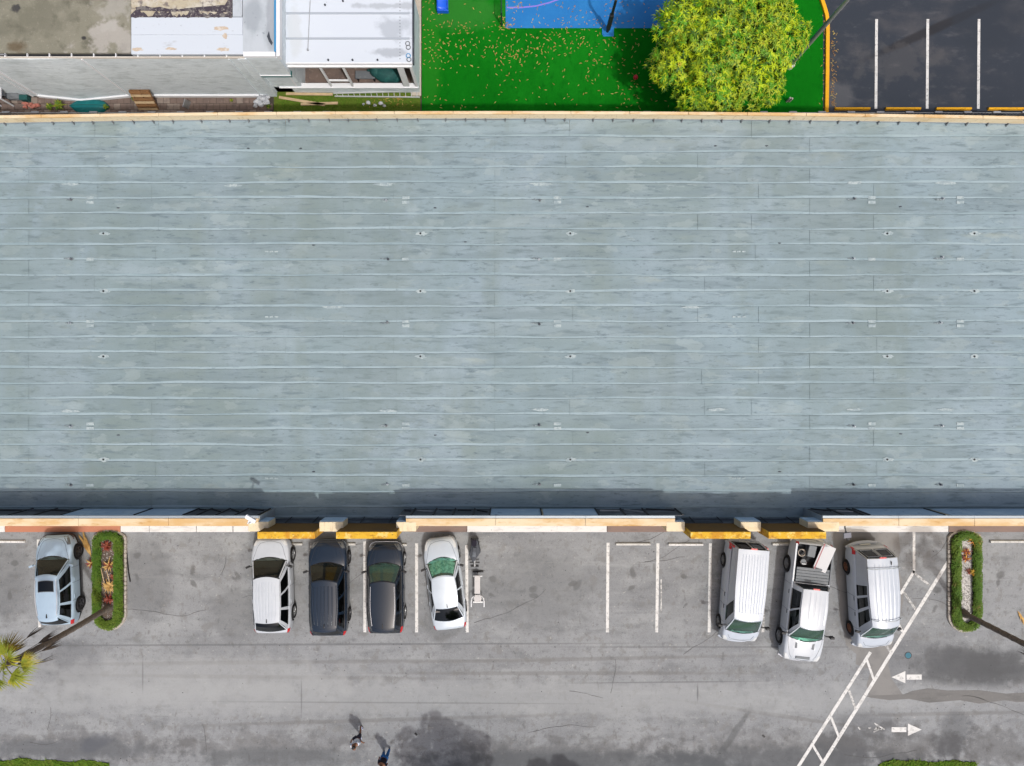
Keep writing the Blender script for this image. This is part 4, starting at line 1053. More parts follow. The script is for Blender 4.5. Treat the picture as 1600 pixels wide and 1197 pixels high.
for i in range(12):
    u = i / 11; y = u * 2.6; z = .16 + 1.2 * u ** 1.6
    rows.append([(-.29, y, z + .22), (-.26, y, z + .22), (-.24, y, z + .03), (-.1, y, z), (.1, y, z), (.24, y, z + .03), (.26, y, z + .22), (.29, y, z + .22)])
MB().grid(rows).build('chute', 'blue_plastic', t, smooth=True, angle=40).modifiers.new('thick', 'SOLIDIFY').thickness = .02
MB().box(-.3, .3, -.06, .0, .02, .34).build('end_lip', 'blue_plastic', t, bevel=.03)
for x in (-.25, .25): MB().tube([(x, 2.5, 0), (x, 2.5, 1.3)], .03, 8).build('leg', 'blue_plastic', t)
mb = MB(); lump(mb, (0, 0, .13), .13, .13, .13, 16, 10, 0)
tag(mb.build('ball', 'red', None, smooth=True, loc=P(992.5, 122.5)), 'red ball lying on the shaded turf left of the big tree', 'ball')
t = thing('lamp_post', 'tall grey lamp post rising past the yellow leaved tree by the dark lot', 'lamp post', (14.45, 16.5, 0))
MB().tube([(0, 0, 0), (0, 0, .3)], .2, 12).build('base', 'concrete', t)
MB().tube([(0, 0, .3), (0, 0, 4.5), (0, 0, 9)], [.115, .10, .08], 12).build('pole', 'galv', t)
MB().beam((0, 0, 9), (.0, 1.1, 9.15), .1, .1).build('arm', 'galv', t)
MB().obox(0, 1.4, 9.17, .32, .7, .12).build('lamp_head', 'galv', t, bevel=.03)
t = thing('utility_stub', 'short pale stub post standing on the turf beside the tree', 'post', P(1231, 159))
MB().tube([(-.07, 0, 0), (-.07, 0, .5)], .05, 8).build('pipe', 'stone', t); MB().tube([(.07, 0, 0), (.07, 0, .42)], .05, 8).build('pipe', 'stone', t)

# ================================================================== TREES AND PLANTS
def crown_tree(name, label, x, y, trunk_h, blobs, ncl, leafL, leafW, mats, weights, seed, per=9):
    """tapered trunk with limbs; the crown is many leaf rosettes spread over and through uneven lobes"""
    r = random.Random(seed)
    t = thing(name, label, 'tree', (x, y, 0))
    mb = MB().tube([(0, 0, 0), (.05, .02, trunk_h * .5), (.0, .05, trunk_h)], [.26, .20, .17], 10)
    for bx, by, bz, br in blobs:
        mb.tube([(0, .04, trunk_h * .85), (bx * .45, by * .45, trunk_h + (bz - trunk_h) * .5), (bx, by, bz)], [.12, .08, .03], 6)
    mb.build('trunk', 'bark', t, smooth=True)
    mb = MB(); tot = sum(b[3] ** 2 for b in blobs)
    for bx, by, bz, br in blobs:
        for k in range(int(ncl * br * br / tot)):
            while True:
                d = Vector((r.gauss(0, 1), r.gauss(0, 1), r.gauss(.35, 1)))
                if d.length > .1: break
            d.normalize()
            rad = br * (1 - abs(r.gauss(0, .10))) if r.random() < .72 else br * r.uniform(.35, .9)
            c = Vector((bx, by, bz)) + Vector((d.x, d.y, d.z * .8)) * rad * r.uniform(.93, 1.1)
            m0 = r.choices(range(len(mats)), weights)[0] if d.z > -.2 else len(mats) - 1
            ax = (d + Vector((0, 0, .7))).normalized()
            a0 = r.uniform(0, 6.28)
            u = ax.orthogonal().normalized(); v = ax.cross(u)
            for q in range(per):
                a = a0 + q * 2.4; el = r.uniform(-.15, .75)
                dd = (u * math.cos(a) + v * math.sin(a)) * math.cos(el) + ax * math.sin(el)
                m_ = m0 if r.random() < .62 else r.randrange(len(mats) - 1)
                mb.leaf(c, dd, ax, leafL * r.uniform(.65, 1.25), leafW * r.uniform(.8, 1.2), r.uniform(.1, .45), m_)
    mb.build('crown', mats, t)
    return t
r = random.Random(3); bl = []
for i in range(17):
    a = i * 2.4; q = math.sqrt((i + .3) / 17) * 2.75
    bl.append((q * math.cos(a), q * math.sin(a), 5.3 - .16 * q * q + r.uniform(-.35, .35), r.uniform(.85, 1.2)))
bl += [(-2.5, -1.0, 3.9, .95), (-2.35, .6, 4.2, .9), (2.9, .2, 4.4, .9), (.8, -2.6, 4.1, 1.0), (-1.2, -2.4, 4.0, 1.0), (2.0, -2.0, 4.0, .85)]
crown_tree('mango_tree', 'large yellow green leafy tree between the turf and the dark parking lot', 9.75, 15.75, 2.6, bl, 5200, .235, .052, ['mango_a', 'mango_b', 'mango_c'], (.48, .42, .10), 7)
# trees south of the lane, whose shadows reach into the lot
for i, (x, y, zc, sc_, lb) in enumerate(((-1.75, -22.4, 5.7, .95, 'broad leafy street tree south of the lane, casting the shade near the walkers'),
                            (4.3, -23.4, 5.2, .62, 'smaller leafy street tree standing south of the lane below the empty bays'))):
    r = random.Random(30 + i); bl = []
    for k in range(11):
        a = k * 2.4; q = math.sqrt((k + .3) / 11) * 1.9 * sc_
        bl.append((q * math.cos(a) * 1.15, q * math.sin(a) + r.uniform(-.5, .5), zc + r.uniform(-.6, .8) - .1 * q * q, r.uniform(.55, 1.1) * sc_))
    crown_tree('street_tree', lb, x, y, 2.6, bl, 900, .26, .1, ['mango_a', 'mango_c'], (.6, .4), 40 + i)

def palm(label, px, py, h, seed, bend=(0, 0)):
    r = random.Random(seed); b = P(px, py)
    t = thing('palm_tree', label, 'palm tree', (b.x, b.y, 0), 0, 'palms in the hedge islands')
    mb = MB(); n = 26
    pth = [(bend[0] * math.sin(i / n * math.pi), bend[1] * math.sin(i / n * math.pi), h * i / n) for i in range(n + 1)]
    mb.tube(pth, [(.25 if i == 0 else .20 if i == 1 else .135 - .02 * i / n) + (.014 if i % 2 else 0) for i in range(n + 1)], 10)
    mb.build('trunk', 'palmbark', t, smooth=True, angle=60)
    def fan(mb, base, d, L, mt, nl=22, fold=0.):
        d = Vector(d).normalized(); up = Vector((0, 0, 1))
        sd = d.cross(up); sd = sd.normalized() if sd.length > .05 else Vector((1, 0, 0))
        nrm = sd.cross(d)
        for q in range(nl):
            a = (-1 + 2 * q / (nl - 1)) * 1.25 * (1 - fold)
            dd = d * math.cos(a) + sd * math.sin(a) + nrm * r.uniform(-.05, .15)
            mb.leaf(base, dd, nrm, L * (1 - .22 * abs(a) / 1.25) * r.uniform(.9, 1.08), .055, .22, mt)
    gm = MB()
    for k in range(13):
        a = k * 2.4 + r.uniform(-.3, .3); el = 1.0 - 1.5 * (k / 13)
        d = Vector((math.cos(a) * math.cos(el), math.sin(a) * math.cos(el), math.sin(el)))
        L1 = r.uniform(.45, .85); c0 = Vector((0, 0, h)); c1 = c0 + d * L1
        gm.tube([c0, c1], .018, 5, 0)
        fan(gm, c1, d + Vector((0, 0, -.25)), r.uniform(.75, .95), 1 if k > 8 and r.random() < .6 else 0)
    gm.build('crown', ['palm_green', 'palm_yellow'], t)
    dm = MB()
    for k in range(6):
        a = k * 2.4 + .7; c0 = Vector((0, 0, h - .2)); o = Vector((math.cos(a), math.sin(a), 0))
        c1 = c0 + o * .45 + Vector((0, 0, -.35)); c2 = c0 + o * .62 + Vector((0, 0, -1.1))
        dm.tube([c0, c1, c2], .014, 5, 0)
        fan(dm, c2, Vector((o.x * .12, o.y * .12, -1)), r.uniform(.8, 1.2), 0, 7, .86)
    dm.build('dead_fronds', 'palm_dead', t)
    return t
palm('slender palm leaning out of the left hedge island behind the ice blue car', 172, 948, 7.5, 5, (.05, -.05))
palm('slender palm in the right hedge island, its crown beyond the photo edge', 1503, 957, 7.5, 9, (-.03, .03))

def stadium(x0, x1, y0, y1, n=12, flat_top=False):
    """outline of a rounded strip, world coordinates"""
    r_ = (x1 - x0) / 2; cx = (x0 + x1) / 2; pts = []
    for i in range(n + 1):
        a = math.pi * i / n
        k = .55 if flat_top else 1
        pts.append((cx + r_ * math.cos(a), y1 - r_ * k + r_ * k * math.sin(a)))
    for i in range(n + 1):
        a = math.pi + math.pi * i / n
        pts.append((cx + r_ * math.cos(a), y0 + r_ + r_ * math.sin(a)))
    return pts
def island(px0, px1, py0, py1, gx0, gx1, kx, label, seed, ngr=900, bed='gravel'):
    r = random.Random(seed)
    f = lambda x: (x - 800) / PX; g = lambda y: (598.5 - y) / PX
    isl = struct(MB().prism(stadium(f(px0), f(px1), g(py1), g(py0), flat_top=True), -.05, .10).build('planter_island', 'soil'))
    # kerb of laid stones round the rim
    pts = stadium(f(px0) - .05 - (0 if kx else .02), f(px1) + .05, g(py1) - .05, g(py0) + .02, 16, True)
    st = None; acc = 0
    for i in range(len(pts)):
        a = Vector((*pts[i], 0)); b = Vector((*pts[(i + 1) % len(pts)], 0)); d = b - a; L = d.length; k = max(1, round(L / .24))
        for q in range(k):
            p = a.lerp(b, (q + .5) / k)
            rz = math.atan2(d.y, d.x)
            if st is None: st = MB().box(-.112, .112, -.055, .055, -.06, .14).build('kerb_stone', 'stone', isl, bevel=.015, seg=1); st.location = p; st.rotation_euler = (0, 0, rz)
            else: share(st, isl, (p.x, p.y, r.uniform(-.02, .01)), rz + r.uniform(-.06, .06))
    # gravel
    mb = MB()
    for k in range(ngr):
        x = r.uniform(f(gx0) - .05, f(gx1) + .05); y = r.uniform(g(py1) + .45, g(py0) - .40); s_ = r.uniform(.018, .04)
        z = .10 + r.uniform(0, .03)
        mb.add([(x + s_, y, z), (x, y + s_ * .8, z), (x - s_, y, z), (x, y - s_ * .8, z), (x + r.uniform(-.01, .01), y, z + s_ * .9)], [(0, 1, 4), (1, 2, 4), (2, 3, 4), (3, 0, 4)])
    MB().prism(stadium(f(gx0), f(gx1), g(py1) + .40, g(py0) - .38), .05, .106).build('gravel_bed', bed, isl)
    tag(mb.build('gravel', 'gravel', isl), kind='stuff')
    # clipped hedge ring
    mb = MB(); core = MB()
    hw_l = (f(gx0) - f(px0)) / 2; hw_r = (f(px1) - f(gx1)) / 2; hh = .42
    mid = stadium(f(px0) + hw_l, f(px1) - hw_r, g(py1) + .2, g(py0) - .19, 14, True)
    seg = []
    for i in range(len(mid)):
        a, b = Vector(mid[i]), Vector(mid[(i + 1) % len(mid)]); seg.append((a, b, (b - a).length))
    core_rows = []
    for i in range(len(mid) + 1):
        p = Vector(mid[i % len(mid)]); d = (Vector(mid[(i + 1) % len(mid)]) - Vector(mid[i - 1])).normalized(); n_ = Vector((d.y, -d.x)); hw_ = (hw_r if p.x > f((px0 + px1) / 2) else hw_l) * .62
        core_rows.append([(*(p - n_ * hw_), .08), (*(p - n_ * hw_ * .9), hh * .72), (*(p + n_ * hw_ * .9), hh * .72), (*(p + n_ * hw_), .08)])
    t = thing('hedge', label, 'hedge', (0, 0, 0), 0, 'hedges round the islands')
    MB().grid(core_rows).build('twigs', 'hedgecore', t)
    for a, b, L in seg:
        if L < 1e-4: continue
        d = (b - a) / L; n_ = Vector((d.y, -d.x))
        for k in range(int(L * 900)):
            p = a.lerp(b, r.random()); hw_ = hw_r if p.x > f((px0 + px1) / 2) else hw_l
            u = r.uniform(-1, 1); wob = 1 + .10 * math.sin(p.y * 5 + p.x * 9) + .06 * math.sin(p.y * 13)
            top = hh * (1 - .35 * abs(u) ** 3) * (.95 + .07 * math.sin(p.y * 7 + u * 3))
            z = top * (1 - abs(r.gauss(0, .10))) if r.random() < .75 else r.uniform(.12, top)
            q = p + n_ * u * hw_ * wob
            an_ = r.uniform(0, 6.28)
            mb.leaf((q.x, q.y, z), (math.cos(an_), math.sin(an_), r.uniform(-.2, .8)), (0, 0, 1), r.uniform(.05, .085), r.uniform(.028, .045), .15, 0)
    mb.build('leaves', 'hedge', t)
    return isl
island(149, 196, 829.5, 981, 162, 182, 1, 'green clipped hedge ring round the left island with dry golden plant', 51, 260, 'soil')
island(1483, 1529, 829.5, 984, 1497, 1516, 0, 'green clipped hedge ring round the right island filled with white gravel', 52)
def rosette(name, label, cat, px, py, z, L, W, n, mt, seed, mats2=None, lift=.6, grp=None):
    r = random.Random(seed); p = P(px, py, z)
    mb = MB()
    for k in range(n):
        a = k * 2.4 + r.uniform(-.2, .2); e = lift + r.uniform(-.5, .35)
        mb.leaf((0, 0, .05 + .1 * k / n), (math.cos(a) * math.cos(e), math.sin(a) * math.cos(e), math.sin(e)), (0, 0, 1), L * r.uniform(.7, 1.2), W, r.uniform(.1, .5), 0 if not mats2 or r.random() < .6 else 1)
    t = thing(name, label, cat, (p.x, p.y, .10), 0, grp)
    mb.build('leaves', [mt] + ([mats2] if mats2 else []), t)
    MB().tube([(0, 0, -.02), (0, 0, .12)], .035, 7).build('stem', 'bark', t)
    return t
G_ = 'small plants in the hedge islands'
rosette('red_plant', 'dark red leafed plant at the roof end of the left island, brightest in its middle', 'plant', 168, 853, .2, .36, .07, 26, 'redleaf', 1, None, .5, G_)
rosette('red_plant', 'ruddy brown spiky plant in the middle of the left island above the golden one', 'plant', 169, 884, .3, .46, .06, 26, 'redleaf', 2, 'straw', .5, G_)
rosette('red_plant', 'small dark red plant tucked against the inner right hedge of the left island', 'plant', 179, 900, .2, .32, .06, 18, 'redleaf', 3, None, .5, G_)
rosette('red_plant', 'dark red plant between the golden plant and the palm trunk', 'plant', 170, 936, .2, .36, .07, 22, 'redleaf', 4, None, .5, G_)
rosette('dry_plant', 'dry golden spread of leaves in the middle of the left island', 'plant', 166, 918, .5, .46, .06, 44, 'straw', 5, None, .35, G_)
t = MB().tube([(0, 0, 0), (0, .35, .2), (-.05, 1.0, .35)], [.02, .02, .015], 6).tube([(.25, -.1, 0), (.27, .4, .2), (.2, .9, .3)], [.02, .02, .015], 6).build('dry_stalk', 'wood_pale', None, loc=(*P(168, 914)[:2], .15))
tag(t, 'two pale dry stalks lying above the golden plant in the left island', 'stalks')
rosette('red_plant', 'red leafed plant leaning out of the left side of the hedge over the asphalt', 'plant', 141, 881, .3, .34, .06, 24, 'redleaf', 6, 'straw', .5, G_)
rosette('orange_plant', 'orange red spiky plant sticking out at the roof end of the right island', 'plant', 1528, 845, .45, .42, .06, 22, 'orangeleaf', 7, 'redleaf', .5, G_)
rosette('orange_plant', 'rusty orange plant on the gravel, upper of the neighbouring two in the right island', 'plant', 1511, 863, .25, .30, .06, 22, 'redleaf', 8, 'orangeleaf', .5, G_)
rosette('orange_plant', 'rusty orange plant on the gravel, lower of the neighbouring two in the right island', 'plant', 1510, 873, .25, .30, .06, 22, 'redleaf', 9, 'orangeleaf', .5, G_)
rosette('yellow_plant', 'yellow leafed plant growing in the right hedge halfway along the island', 'plant', 1524, 896, .45, .26, .07, 20, 'palm_yellow', 10, 'orangeleaf', .6, G_)
rosette('red_plant', 'thin faded red plant on the gravel left of the yellow plant', 'plant', 1513, 893, .2, .26, .035, 16, 'redleaf', 12, None, .5, G_)
for i, (x, y, s_, lb) in enumerate(((95, 166, .34, 'low bright green bush left of the teal boat'), (80, 168, .22, 'small yellowish weed clump left of the green bush by the boat'),
                              (167, 168, .18, 'weed tuft at the right tip of the teal boat'), (211, 155, .16, 'weed tuft at the foot of the pallet'), (363, 158, .12, 'weed tuft on the pavers left of the plastic bags'), (421, 168, .16, 'weed tuft below the plastic bags by the parapet'))):
    rosette('weed', lb, 'weed', x, y, .1, s_, .07, 60 if s_ > .2 else 26, 'hedge', 70 + i, 'palm_green', .6, 'weeds in the yard')
# fallen golden frond beside the ice blue car
p = P(135, 858); r = random.Random(8); mb = MB()
mb.tube([(.36, -.55, .02), (.2, -.2, .06), (0, .2, .09)], [.02, .018, .01], 6)
for k in range(26):
    u = k / 26; b = Vector((.28 - .36 * u, -.3 + .75 * u, .06))
    for s in (-1, 1): mb.leaf(b, (-.5 + s * .38, 1, .12), (0, 0, 1), r.uniform(.4, .65), .05, .1, 0)
tag(mb.build('fallen_frond', 'straw', None, loc=(p.x, p.y, .01)), 'dry golden palm frond lying between the ice blue car and the left hedge', 'palm frond')
p = P(1592, 962); mb = MB()
for k in range(22):
    u = k / 22; b = Vector((-.1 + .35 * u, .25 - .5 * u, .04)); mb.leaf(b, (.6 + R.uniform(-.4, .4), -1, .1), (0, 0, 1), R.uniform(.3, .5), .045, .1, 0)
tag(mb.build('fallen_frond', 'straw', None, loc=(p.x, p.y, .01)), 'faded dry palm frond lying on the asphalt at the right photo edge', 'palm frond')
# dark hose along the island
tag(MB().tube([P(197, 845, .02), P(198.5, 870, .02), P(201, 895, .02), P(203.5, 909, .02)], .035, 6).build('rubber_hose', 'rubber'), 'black rubber hose lying along the right side of the left island', 'hose')

# ================================================================== VEHICLES
def pchip(keys):
    keys = sorted(keys); X = [k[0] for k in keys]; Y = [k[1] for k in keys]; n = len(X)
    h = [X[i + 1] - X[i] for i in range(n - 1)]; dl = [(Y[i + 1] - Y[i]) / h[i] for i in range(n - 1)]
    m = [dl[0]] + [0 if dl[i - 1] * dl[i] <= 0 else 2 * dl[i - 1] * dl[i] / (dl[i - 1] + dl[i]) for i in range(1, n - 1)] + [dl[-1]]
    def f(x):
        if x <= X[0]: return Y[0]
        if x >= X[-1]: return Y[-1]
        i = max(j for j in range(n - 1) if X[j] <= x); t = (x - X[i]) / h[i]
        return ((1 + 2 * t) * (1 - t) ** 2 * Y[i] + t * (1 - t) ** 2 * h[i] * m[i] + t * t * (3 - 2 * t) * Y[i + 1] + t * t * (t - 1) * h[i] * m[i + 1])
    return f
def lathe_x(mb, prof, n=24, mat=0, side=1):
    rows = []
    for i in range(n + 1):
        a = 2 * math.pi * i / n
        rows.append([(x * side, r_ * math.cos(a), r_ * math.sin(a)) for r_, x in prof])
    return mb.grid(rows, mat)
def car(name, label, cat, px, py, rzdeg, S):
    b = P(px, py); t = thing(name, label, cat, (b.x, b.y, .004), math.radians(rzdeg))
    hl, W2 = S['L'] / 2, S['W'] / 2
    sq = S.get('boxy', 0.)
    hw = pchip([(hl, W2 * (.60 + .22 * sq)), (hl - .10, W2 * (.79 + .12 * sq)), (hl - .40, W2 * (.93 + .04 * sq)), (hl - .95, W2 * .99), (0, W2), (-hl + .9, W2 * .99),
                (-hl + .28, W2 * (.93 + .05 * sq)), (-hl + .08, W2 * (.85 + .11 * sq)), (-hl, W2 * (.72 + .2 * sq))])
    zt = pchip(S['top']); rw = S['rw']; yf, yr = S['yf'], S['yr']; sill = S.get('sill', .26)
    yA, yB, yC, yD = S['gh']; cr = S.get('crown', .05); dome = S.get('dome', .012)
    cab = (yA + .01, yD - .01); bed = S.get('bed')
    RA = rw + .065
    def zb(y):
        z = sill + .12 * max(0, (abs(y) - hl + .5) / .5)
        for yw in (yf, yr):
            d = abs(y - yw)
            if d < RA: z = max(z, rw + math.sqrt(RA * RA - d * d))
        return z
    def inner(y):
        if cab[1] < y < cab[0]: return .55, 0
        if bed and bed[1] < y < bed[0]: return .78, 0
        return None, cr
    def sec(y):
        w_, z1 = hw(y), zt(y); z0 = min(zb(y), z1 - .10); d = z1 - z0
        zi, c_ = inner(y)
        pts = [(0, z0), (w_ * .8, z0), (w_ - .03, z0 + .015), (w_ * .997, z0 + .22 * d), (w_, z0 + .55 * d), (w_ * .988, z1 - min(.14, .3 * d)), (w_ * .962, z1 - .045), (w_ * .925, z1 - .008)]
        if zi is None:
            pts += [(w_ * .82, z1 + .45 * c_), (w_ * .66, z1 + .62 * c_), (w_ * .56, z1 + .74 * c_ + dome), (w_ * .25, z1 + .95 * c_ + dome), (0, z1 + c_ + dome)]
        else:
            lip = .885 if not bed or y > bed[0] else .90
            pts += [(w_ * lip, z1 - .004), (w_ * (lip - .012), zi), (w_ * .5, zi), (w_ * .25, zi), (0, zi)]
        return pts, zi
    ys = [hl - S['L'] * i / 52 for i in range(53)]
    for yw in (yf, yr):
        ys += [yw + RA * k for k in (-1.002, -.985, -.93, -.8, -.6, -.3, 0, .3, .6, .8, .93, .985, 1.002)]
    ys += [cab[0] + .004, cab[0] - .004, cab[1] + .004, cab[1] - .004, hl - .04, -hl + .04]
    if bed: ys += [bed[0] + .004, bed[0] - .004, bed[1] + .004, bed[1] - .004]
    ys = sorted(set(round(y, 4) for y in ys if -hl <= y <= hl), reverse=True)
    rows = []; ins = []
    for y in ys:
        p, zi = sec(y); ins.append(zi is not None)
        ring = [(x, y, z) for x, z in p] + [(-x, y, z) for x, z in p[-2:0:-1]]
        rows.append(ring + [ring[0]])
    nr = len(rows[0]) - 1; npt = 13
    def mf(i, j):
        jj = min(j, nr - 1 - j)
        if jj < 2 or (S.get('clad') and jj < 3): return 1
        if jj >= 8 and (ins[i] and ins[i + 1]): return 2
        if jj >= 8 and (ins[i] or ins[i + 1]): return 2 if not bed else 2
        return 0
    mb = MB().grid(rows, mfun=mf)
    for rr_, rev in ((rows[0], 0), (rows[-1], 1)):
        n = len(rr_) - 1; cx = Vector((0, rr_[0][1], sum(p[2] for p in rr_[:-1]) / n))
        mb.add([cx] + rr_[:-1], [((0, i + 1, (i + 1) % n + 1) if rev else (0, (i + 1) % n + 1, i + 1)) for i in range(n)], 0)
    paint_ = S['paint']
    body = mb.build('body', [paint_, 'black', 'bedliner' if bed else 'interior'], t, smooth=True, angle=38)
    def topz(x, y):
        w_ = hw(y); a = min(abs(x) / w_, 1)
        K = [(0, cr + dome), (.25, .95 * cr + dome), (.56, .74 * cr + dome), (.66, .62 * cr), (.82, .45 * cr), (.925, -.008), (1, -.08)]
        for (a0, z0), (a1, z1) in zip(K, K[1:]):
            if a <= a1: return zt(y) + z0 + (z1 - z0) * (a - a0) / (a1 - a0)
        return zt(y)
    # ---- greenhouse
    zR0, zR1 = S['zr']; wt0, wt1, wt2 = S['wt']; rc = S.get('rcrown', .05); bA, bB, bC = S.get('bow', (.22, .12, .06))
    wtf = pchip([(yB, wt0), ((yB + yC) / 2, wt1), (yC, wt2)]); lr = lambda a, b_, u: a + (b_ - a) * u
    gx = lambda y: hw(y) * .91
    def side_pt(s, u, tt):
        B = Vector((s * gx(lr(yA, yD, u)), lr(yA, yD, u), zt(lr(yA, yD, u)) - .004)); yt = lr(yB, yC, u)
        T = Vector((s * wtf(yt), yt, lr(zR0, zR1, u)))
        p = B.lerp(T, tt); p.x += s * .035 * math.sin(math.pi * tt); return p
    wins = S['wins']; us = [0.]
    for a, b_ in wins: us += [a, b_]
    us.append(1.)
    ts = [0, .06, .45, .90, 1]
    frame = MB()
    for s in (1, -1):
        for i in range(len(us) - 1):
            isw = i % 2 == 1
            for j in range(len(ts) - 1):
                q = [side_pt(s, us[i], ts[j]), side_pt(s, us[i + 1], ts[j]), side_pt(s, us[i + 1], ts[j + 1]), side_pt(s, us[i], ts[j + 1])]
                if isw and 1 <= j <= 2: continue
                frame.add(q, [(0, 1, 2, 3)], 1 if (S.get('black_pillars') and not isw and 0 < i < len(us) - 2 and 1 <= j <= 2) else 0)
            if isw:
                u0, u1 = us[i], us[i + 1]; dn = Vector((s * -.012, 0, 0))
                g = MB().grid([[side_pt(s, lr(u0, u1, k / 4), .06 + .84 * m_ / 4) + dn for k in range(5)] for m_ in range(5)])
                g.build('side_window', S.get('sglass', 'glass_dark'), t, smooth=True)
                cs = [side_pt(s, u0, .06), side_pt(s, u1, .06)]
                MB().beam(cs[0] + Vector((s * .012, 0, 0)), cs[1] + Vector((s * .012, 0, 0)), .02, .025).build('window_trim', S.get('trim', 'black'), t)
    def wind(front, gname, gmat):
        ss = [-1, -.93, -.75, -.5, -.25, 0, .25, .5, .75, .93, 1]; tt = [0, .05, .35, .65, .93, 1]
        yb, yt_, ww, wtop, zz = (yA, yB, gx(yA), wt0, zR0) if front else (yD, yC, gx(yD), wt2, zR1)
        bb, bt = (bA, bB) if front else (-S.get('bowD', .12), -bC)
        def pt(s, k):
            x0 = s * ww; y0 = yb + bb * (1 - s * s); z0 = lr(zt(yb), zt(y0), 1) + (cr + dome) * (1 - s * s) - .004
            if not front and S.get('flatrear'): z0 = zt(yb) - .004
            x1 = s * wtop; y1 = yt_ + bt * (1 - s * s); z1 = zz + rc * (1 - s * s)
            p = Vector((x0, y0, z0)).lerp(Vector((x1, y1, z1)), k); p.z += .03 * math.sin(math.pi * k) * (1 if front else .6); return p
        g = MB(); lo, hi = S.get('rwin', (1, 4)) if not front else (1, 4)
        for i in range(len(ss) - 1):
            for j in range(len(tt) - 1):
                q = [pt(ss[i], tt[j]), pt(ss[i + 1], tt[j]), pt(ss[i + 1], tt[j + 1]), pt(ss[i], tt[j + 1])]
                if not front: q = q[::-1]
                split = S.get('split') and not front and i in (4, 5) and False
                if lo <= j < hi and 1 <= i < len(ss) - 2 and not split: g.add(q, [(0, 1, 2, 3)])
                else: frame.add(q, [(0, 1, 2, 3)], 1 if (j in (0, ) and front) or (front and j == 4 and S.get('blacktop')) else 0)
        g.build(gname, gmat, t, smooth=True, weld=True, angle=60)
        return pt
    wp = wind(True, 'windscreen', S.get('wglass', 'glass_smoke'))
    rp = wind(False, 'rear_window', S.get('rglass', 'glass_dark'))
    frame.build('cabin_frame', [paint_, 'black'], t, smooth=True, angle=30, weld=True)
    ribs = S.get('ribs', 0); rh = S.get('ribh', .014)
    def roofp(s, v, up=0.):
        yl = lr(yB, yC, v); y0 = yB + bB * (1 - s * s); y1 = yC - bC * (1 - s * s); y = lr(y0, y1, v)
        z = lr(zR0, zR1, v) + rc * (1 - s * s) + S.get('arch', .03) * math.sin(math.pi * v)
        if ribs and abs(s) < .86 and .10 < v < .93:
            ph = (s / .86 * .5 + .5) * ribs; z -= rh * (1 if (ph % 1) < .22 else 0)
        return Vector((s * wtf(yl), y, z + up))
    ns = 60 if ribs else 14; nv = 16
    vs = sorted(set([i / nv for i in range(nv + 1)] + ([.099, .101, .929, .931] if ribs else [])))
    MB().grid([[roofp(-1 + 2 * j / ns, v) for j in range(ns + 1)] for v in vs]).build('roof', paint_, t, smooth=True, angle=30)
    if S.get('sunroof'):
        a, b_, sw_ = S['sunroof']
        MB().grid([[roofp(-sw_ + 2 * sw_ * j / 8, lr(a, b_, i / 5), .007) for j in range(9)] for i in range(6)]).build('sunroof', 'glass_dark', t, smooth=True)
        MB().grid([[roofp(-sw_ * 1.06 + 2.12 * sw_ * j / 8, lr(a - .015, b_ + .015, i / 5), .003) for j in range(9)] for i in range(6)]).build('sunroof_frame', 'tonneau', t, smooth=True)
    if S.get('rails'):
        for s in (1, -1):
            MB().tube([roofp(s * .93, v, .035) for v in (.06, .2, .4, .6, .8, .94)], .018, 6).tube([roofp(s * .93, .07, -.02), roofp(s * .93, .07, .04)], .02, 6).tube([roofp(s * .93, .93, -.02), roofp(s * .93, .93, .04)], .02, 6).build('roof_rail', S['rails'], t, smooth=True)
    for v in S.get('bars', ()):
        mb = MB().tube([roofp(-1.08, v, .09), roofp(-.5, v, .13), roofp(.5, v, .13), roofp(1.08, v, .09)], .022, 6)
        for s in (-1, 1): mb.tube([roofp(s * 1.02, v, -.03), roofp(s * 1.02, v, .10)], .03, 6)
        mb.build('roof_bar', 'coping_grey', t)
    if S.get('fin', True):
        p = roofp(S.get('finx', 0), .93 if not S.get('bed') else .2)
        MB().prism([(-.02, -.09), (.02, -.09), (.006, .09), (-.006, .09)], 0, .06).build('antenna', 'black', t, loc=p)
    if S.get('spoiler'):
        ww_ = wt2 * .96
        MB().grid([[Vector((-ww_ + 2 * ww_ * j / 10, yC - bC * (1 - (j / 5 - 1) ** 2) - d, zR1 + rc * (1 - (j / 5 - 1) ** 2) - .02 * d / .16 + z_)) for j in range(11)] for d, z_ in ((-.02, .004), (.08, .003), (.17, -.02), (.17, -.05), (.0, -.03))]).build('spoiler', S['spoiler'], t, smooth=True)
    if S.get('brake'):
        p = roofp(0, 1.0); MB().box(-.16, .16, -.05, .02, -.03, .02).build('brake_light', 'lamp_red', t, loc=p + Vector((0, -.02, -.01)))
    # ---- interior
    st = S.get('seatmat', 'seat'); yw0 = (yA + yB) / 2
    MB().box(-gx(yA) * .9, gx(yA) * .9, yA - .38, yA - .02, .6, zt(yA) - .02).build('dashboard', S.get('dash', 'interior'), t, bevel=.03)
    for sx in (-1, 1):
        q = MB().obox(sx * .37, yw0 - .75, .72, .50, .50, .16).obox(sx * .37, yw0 - 1.0, 1.02, .48, .14, .62, 0, -.18).obox(sx * .37, yw0 - 1.07, zR0 - .22, .26, .10, .18)
        q.build('seat', st, t, bevel=.05)
    if not S.get('norear'): MB().obox(0, yw0 - 1.75, .72, 1.2, .5, .16).obox(0, yw0 - 2.02, 1.0, 1.2, .14, .6, 0, -.2).build('rear_seat', st, t, bevel=.05)
    MB().tube([(-.37 + .18 * math.cos(a), yw0 - .36 - .05 * math.sin(a), zt(yA) - .06 + .17 * math.sin(a)) for a in [6.283 * i / 16 for i in range(17)]], .016, 6).build('steering_wheel', 'black', t)
